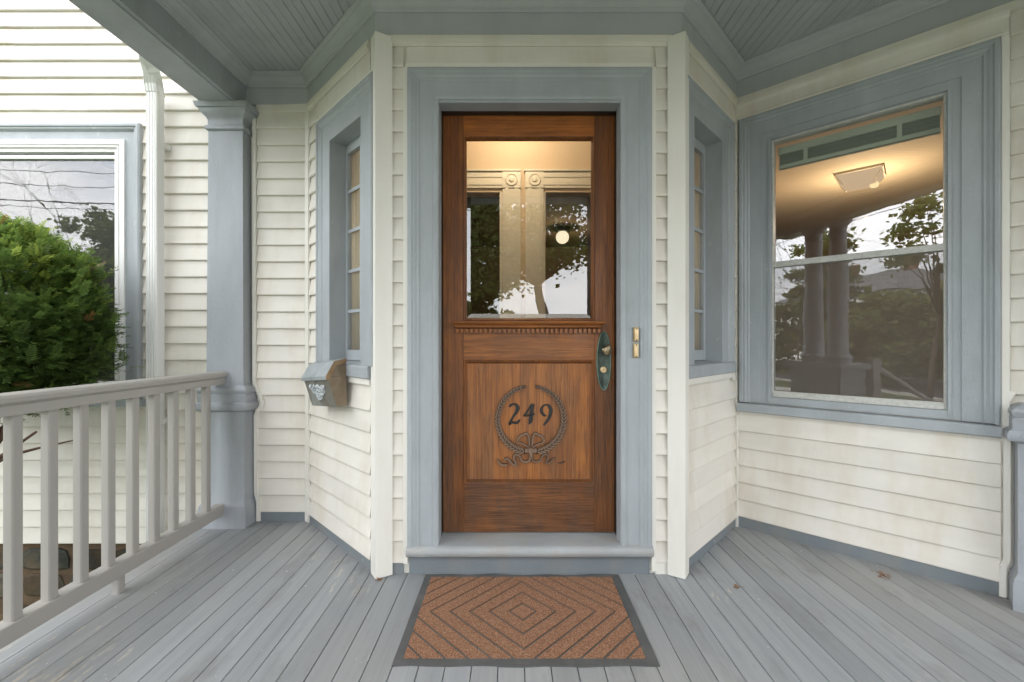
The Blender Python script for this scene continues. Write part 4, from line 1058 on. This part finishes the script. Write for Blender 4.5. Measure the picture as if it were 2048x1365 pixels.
# ------------------------------------------------------------------ yew bush
BC = Vector((-2.86, 2.16, 1.21)); BR = Vector((.745, .40, .50))
yb = thing('yew_bush', 'clipped green yew bush with bare brown branches behind the railing', 'bush', (-2.85, 2.2, GZ))
def branch_paths(start, ends, mb, r0, r1):
    for e in ends:
        pts = []; a = Vector(start); b_ = Vector(e)
        for i in range(7):
            t = i/6; p = a.lerp(b_, t); p += Vector((random.uniform(-1, 1), random.uniform(-1, 1), random.uniform(-.5, 1)))*.03*math.sin(math.pi*t)
            p.z += .05*math.sin(math.pi*t)*-1
            pts.append(p)
        mb.tube(pts, [r0+(r1-r0)*i/6 for i in range(7)], 5)
bb = MB()
bb.tube([(-3.25, 2.25, GZ-.05), (-3.2, 2.25, -.3), (-3.05, 2.22, .2), (-2.85, 2.2, .6)], [.045, .04, .03, .02], 8)
bb.tube([(-3.25, 2.2, GZ-.05), (-3.05, 2.2, -.05), (-2.72, 2.15, .42), (-2.42, 2.1, .72)], [.03, .024, .017, .009], 7)
bb.tube([(-3.05, 2.2, -.05), (-2.8, 2.12, .25), (-2.5, 2.05, .52), (-2.2, 2.0, .70)], [.016, .013, .010, .005], 6)
bb.tube([(-2.72, 2.15, .42), (-2.5, 2.15, .55), (-2.3, 2.12, .60), (-2.12, 2.1, .64)], [.010, .008, .006, .003], 5)
bb.tube([(-2.98, 2.2, GZ-.05), (-3.1, 2.15, .2), (-3.2, 2.1, .7)], [.04, .03, .02], 7)
ends = []
for k in range(90):
    th = random.uniform(0, 2*math.pi); ph = random.uniform(-.5, 1.4)
    ends.append(BC+Vector((BR.x*.92*math.cos(th)*math.cos(ph), BR.y*.92*math.sin(th)*math.cos(ph), BR.z*.92*math.sin(ph))))
for st_, lo, hi in (((-2.85, 2.2, .62), 0, 40), ((-2.6, 2.14, .58), 40, 68), ((-3.1, 2.12, .6), 68, 90)):
    branch_paths(st_, ends[lo:hi], bb, .012, .003)
twigs = []
for e in ends:
    for q in range(4):
        d = (e-BC); s0 = BC+d*random.uniform(.45, .75)
        twigs.append((s0, s0+Vector((random.uniform(-.18, .18), random.uniform(-.12, .12), random.uniform(-.02, .2)))))
for a, b_ in twigs: bb.tube([a, (a+b_)/2+Vector((0, 0, .01)), b_], [.004, .003, .0015], 4)
bb.build('branches', 'yew_bark', yb, True)
def needle_crown(centers, dirs, tints, rng):
    V = []; F = []; T = []
    for c, d, tn in zip(centers, dirs, tints):
        d = d.normalized(); up = Vector((rng.uniform(-.3, .3), rng.uniform(-.3, .3), 1)); sd = d.cross(up)
        if sd.length < .05: sd = Vector((1, 0, 0))
        sd.normalize(); nn_ = sd.cross(d)
        Ls = rng.uniform(.05, .095); nnd = 8
        for i in range(nnd):
            f = (i+.5)/nnd; base = c+d*(Ls*f)
            for sg in (-1, 1):
                ln = rng.uniform(.024, .036)*(1-.5*f)
                tip = base+(sd*sg*.85+d*.55+nn_*rng.uniform(-.25, .35)).normalized()*ln
                wv = d*.0040
                k = len(V)
                md_ = base.lerp(tip, .55); V += [base-wv*.5, md_-wv, tip, md_+wv, base+wv*.5]; F.append((k, k+1, k+2, k+3, k+4)); T += [tn*.7, tn*.9, tn, tn*.9, tn*.7]
        k = len(V); V += [c-sd*.0012, c+sd*.0012, c+d*Ls]; F.append((k, k+1, k+2)); T += [tn*.6]*3
    me = bpy.data.meshes.new('foliage'); me.from_pydata([tuple(v) for v in V], [], F)
    at = me.attributes.new('tint', 'FLOAT', 'POINT'); at.data.foreach_set('value', T)
    return me
rng = random.Random(11)
cs_, ds_, ts_ = [], [], []
nclu = 0; tries = 0
while nclu < 2300 and tries < 60000:
    tries += 1
    u = rng.uniform(-1, 1); th = rng.uniform(0, 2*math.pi); q = math.sqrt(1-u*u)
    n = Vector((q*math.cos(th), q*math.sin(th), u))
    if n.y > .55: continue
    pw = 2.7
    k = (abs(n.x)**pw+abs(n.y)**pw+abs(n.z)**pw)**(-1/pw)
    depth = 1-abs(rng.gauss(0, .17))
    p = Vector((BR.x*n.x, BR.y*n.y, BR.z*n.z))*k*depth
    wp = BC+p
    nv = noise.noise(wp*4.2+Vector((3.1, 0, 0)))+.5*noise.noise(wp*9)
    thr = -.38 + (.42 if .02 < (wp.z-1.30) < .17 else 0)
    if n.z > .5: thr = -.9
    if wp.z < .80: thr += .2
    if nv < thr: continue
    nclu += 1
    wp += n*.05*noise.noise(wp*3)
    main = (n+Vector((rng.gauss(0, .35), rng.gauss(0, .35), .55+rng.gauss(0, .25)))).normalized()
    top = max(0, n.z); base_t = .34+.44*top**1.2+rng.gauss(0, .10)+(.22 if rng.random() < .2 else 0)  # top term puts new growth and a sky-lit highlight into the tint
    for j_ in range(7):
        off = Vector((rng.gauss(0, .028), rng.gauss(0, .028), rng.gauss(0, .022)))
        dd = (main+Vector((rng.gauss(0, .42), rng.gauss(0, .42), rng.gauss(0, .3)))).normalized()
        cs_.append(wp+off-main*.04); ds_.append(dd); ts_.append(min(1, max(0, base_t+rng.gauss(0, .07))))
me = needle_crown(cs_, ds_, ts_, rng)
link_mesh('foliage', me, 'yew', yb)
dry = [i for i in range(len(cs_)) if rng.random() < .10 and noise.noise(cs_[i]*5+Vector((9, 2, 4))) > .22]
me = needle_crown([cs_[i]+Vector((0, -.012, 0)) for i in dry], [ds_[i] for i in dry], [rng.uniform(.2, .9) for i in dry], rng)
link_mesh('dry_foliage', me, 'yew_dry', yb)
# dried bits of yew and paint chips on the boards
deb = MB(); r_ = random.Random(5)
for (px, py, s) in ((1.76, 2.05*1.0, 1.0), (2.12, 1.93, .6), (1.02, 1.96, .5), (-.62, 2.02, .4)):
    for k in range(26):
        a = r_.uniform(0, 6.28); l = r_.uniform(.012, .03)*s; c = Vector((px+r_.gauss(0, .012)*s, py+r_.gauss(0, .012)*s, .004+r_.uniform(0, .01)*s))
        e = c+Vector((math.cos(a)*l, math.sin(a)*l, r_.uniform(-.003, .01)))
        deb.tube([c, e], [.0014, .0006], 3)
tag(deb.build('fallen_twigs', 'twig'), 'orange brown dried yew sprigs lying on the porch boards', 'twigs', kind='stuff')
chp = MB()
for k in range(60):
    x = r_.uniform(-1.7, 1.6); y = r_.uniform(1.0, 2.6) if k < 35 else r_.uniform(1.9, 2.62)
    if k >= 35: x = r_.uniform(-1.7, -.7)
    s = r_.uniform(.0012, .0035)
    chp.lathe([(0, 0), (s, 0), (s*.7, s*.5), (0, s*.5)], (x, y, .0012), 5)
tag(chp.build('paint_chips', 'chip'), 'tiny white paint chips scattered on the grey porch boards', 'paint chips', kind='stuff')

# ------------------------------------------------------------------ trees, houses, wires across the street (seen in the glass)
def leaf_cloud(center, rad, n, size, rng, clumps=40, fill=.35, squash=1):
    cl = []
    for k in range(clumps):
        u = rng.uniform(-1, 1); th = rng.uniform(0, 6.283); q = math.sqrt(1-u*u); r = rng.uniform(fill, 1)
        cl.append((Vector((rad[0]*q*math.cos(th)*r, rad[1]*q*math.sin(th)*r, rad[2]*u*r))+Vector(center), rng.uniform(.16, .30)*max(rad)))
    V = []; F = []; T = []
    for i in range(n):
        c, r = cl[rng.randrange(clumps)]
        p = c+Vector((rng.gauss(0, .45), rng.gauss(0, .45), rng.gauss(0, .32)))*r
        a = Vector((rng.uniform(-1, 1), rng.uniform(-1, 1), rng.uniform(-.5, .5))).normalized()*size*rng.uniform(.6, 1.3)
        b_ = a.cross(Vector((rng.uniform(-1, 1), rng.uniform(-1, 1), rng.uniform(-1, 1)))).normalized()*a.length*.7
        k = len(V); V += [p-a, p+b_, p+a, p-b_]; F.append((k, k+1, k+2, k+3)); t = min(1, max(0, rng.gauss(.5, .22))); T += [t]*4
    me = bpy.data.meshes.new('crown'); me.from_pydata([tuple(v) for v in V], [], F)
    at = me.attributes.new('tint', 'FLOAT', 'POINT'); at.data.foreach_set('value', T)
    return me, cl
def tree(label, base, crown_c, rad, n, size, seed, mat='leaf', clumps=40, name='leafy_tree', cat='tree', tr=.18, fill=.35):
    rg = random.Random(seed); e = thing(name, label, cat, base)
    me, cl = leaf_cloud(crown_c, rad, n, size, rg, clumps, fill)
    link_mesh('crown', me, mat, e)
    b_ = Vector(base); c = Vector(crown_c); fork = b_.lerp(c, .55); mb = MB()
    mb.tube([b_-Vector((0, 0, .1)), b_.lerp(fork, .5)+Vector((.05, .03, 0)), fork], [tr*1.25, tr, tr*.8], 10)
    for cc, r in cl[::2]:
        m_ = fork.lerp(cc, .5)+Vector((rg.uniform(-.2, .2), rg.uniform(-.2, .2), .25)); mb.tube([fork, m_, cc], [tr*.42, tr*.22, tr*.06], 6)
    mb.build('trunk', 'bark', e, True)
tree('large leafy street tree straight across from the door', (1.6, -10.2, GZ), (.3, -10.4, 6.2), (4.3, 2.4, 2.9), 17000, .095, 1, clumps=70)
tree('dense dark tree left of the street tree across the road', (-3.6, -21, GZ), (-3.2, -21, 4.6), (3.0, 2.4, 4.0), 7000, .22, 2, clumps=50)
tree('leafy tree overhanging the front lawn on the left', (-8.6, -9.6, GZ), (-7.6, -9.2, 4.3), (1.9, 1.5, 1.5), 2600, .085, 3, clumps=34, tr=.07)
tree('rounded leafy tree behind the lawn far left', (-19.1, -15.0, GZ), (-19.0, -15.0, 5.0), (1.6, 1.6, 2.5), 6000, .11, 4, clumps=40, tr=.1)
for k, (x, y, rx, rz) in enumerate(((-15, -14, 3.2, 2.5), (-19.5, -19.5, 4.0, 3.0), (-12.5, -18.5, 3.4, 2.6), (-24, -15.5, 3.6, 3.1), (-9, -22, 3.4, 2.8))):
    lab = ['nearest rounded shrub of the thicket across the lawn', 'tallest shrub in the thicket across the road', 'low spreading shrub beside the road', 'leftmost shrub of the thicket', 'shrub nearest to the white house'][k]
    tree(lab, (x, y, GZ), (x, y, GZ+rz*.85), (rx, rx*.8, rz), 4500, .2, 20+k, 'hedge', 34, 'tall_shrub', 'shrub', .08)
# bare tree reflected in the left window
bt = thing('bare_tree', 'thin bare branched tree on the lawn far to the left', 'tree', (-20.6, -14.6, GZ))
mb = MB(); rg = random.Random(9)
def grow(p, d, l, r, lev):
    q = p+d*l; m_ = p.lerp(q, .5)+Vector((rg.gauss(0, .06), rg.gauss(0, .06), rg.gauss(0, .04)))*l
    mb.tube([p, m_, q], [r, r*.85, r*.7], 5 if lev else 7)
    if lev < 5:
        for k in range(2 if lev < 1 else 3 if lev < 4 else 2):
            nd_ = (d+Vector((rg.gauss(0, .55), rg.gauss(0, .55), rg.gauss(.05, .35)))).normalized(); grow(q, nd_, l*rg.uniform(.55, .85), r*.62, lev+1)
grow(Vector((-20.6, -14.6, GZ-.1)), Vector((.05, 0, 1)), 3.3, .05, 0)
mb.build('limbs', 'bark', bt, True)
def house(label, x0, x1, y0, y1, h, roof_h, wallm, seed, name='far_house'):
    e = thing(name, label, 'house', ((x0+x1)/2, (y0+y1)/2, GZ))
    MB().box(x0, x1, y0, y1, GZ-.1, GZ+h).build('wall', wallm, e)
    ov = .4; cx, cy = (x0+x1)/2, (y0+y1)/2; rl_ = (x1-x0)*.22
    rb = MB(); rb.v = [(x0-ov, y0-ov, GZ+h), (x1+ov, y0-ov, GZ+h), (x1+ov, y1+ov, GZ+h), (x0-ov, y1+ov, GZ+h), (cx-rl_, cy, GZ+h+roof_h), (cx+rl_, cy, GZ+h+roof_h)]
    rb.f = [(0, 1, 5, 4), (1, 2, 5), (2, 3, 4, 5), (3, 0, 4), (0, 3, 2, 1)]
    rf = rb.build('roof', 'roof_grey', e)
    for k, fx in enumerate((.28, .72)):
        xx = x0+(x1-x0)*fx; MB().box(xx-.35, xx+.35, cy-.3, cy+.3, GZ+h+.2, GZ+h+roof_h+(1.1 if h > 4 else .1)).build('chimney', 'brickred', rf)
    nw = max(2, int((x1-x0)/2.4))
    for lv in range(int(h//2.8)):
        for k in range(nw):
            xx = x0+(x1-x0)*(k+.5)/nw; zz_ = GZ+1.0+lv*2.8
            wn = MB().box(xx-.55, xx+.55, y1+.002, y1+.06, zz_-.1, zz_+1.6).build('window', 'white_metal', e)
            MB().box(xx-.42, xx+.42, y1+.061, y1+.07, zz_, zz_+1.5).build('pane', 'dark_jamb', wn)
house('white clapboard house across the road straight behind the camera', -1.6, 5.2, -36, -28, 2.9, 0.9, 'house_white', 1)
house('large grey roofed house with brick chimneys beyond the thicket', -40, -27, -38, -27, 6.0, 2.4, 'house_white', 2)
house('brick house with grey roof far down the road', 14, 26, -34, -24, 6.0, 2.6, 'brickred', 3)
for sx, lab in ((-26, 'far left'), (9, 'right of the steps')):
    up = thing('utility_pole', 'brown wooden utility pole beside the road, '+lab, 'pole', (sx, -10.9, GZ))
    MB().tube([(sx, -10.9, GZ-.2), (sx, -10.9, 8.6)], [.15, .11], 10).build('pole', 'bark', up, True)
    MB().box(sx-.05, sx+.05, -11.9, -9.9, 7.60, 7.72).build('cross_arm', 'bark', up)
for k, (y, z, r, lab) in enumerate(((-11.7, 7.75, .014, 'far thin overhead cable along the road'), (-10.1, 7.75, .014, 'near thin overhead cable along the road'), (-10.75, 6.85, .024, 'thick low overhead cable along the road'), (-10.75, 6.62, .015, 'lowest overhead cable along the road'))):
    pts = []
    for seg_ in ((-60, -26), (-26, 9), (9, 60)):
        for i in range(12):
            t = i/12; pts.append((seg_[0]+(seg_[1]-seg_[0])*t, y, z-.7*4*t*(1-t)))
    tag(MB().tube(pts, r, 5).build('overhead_cable', 'wire', None, True), lab, 'cable', 'cables strung along the road')
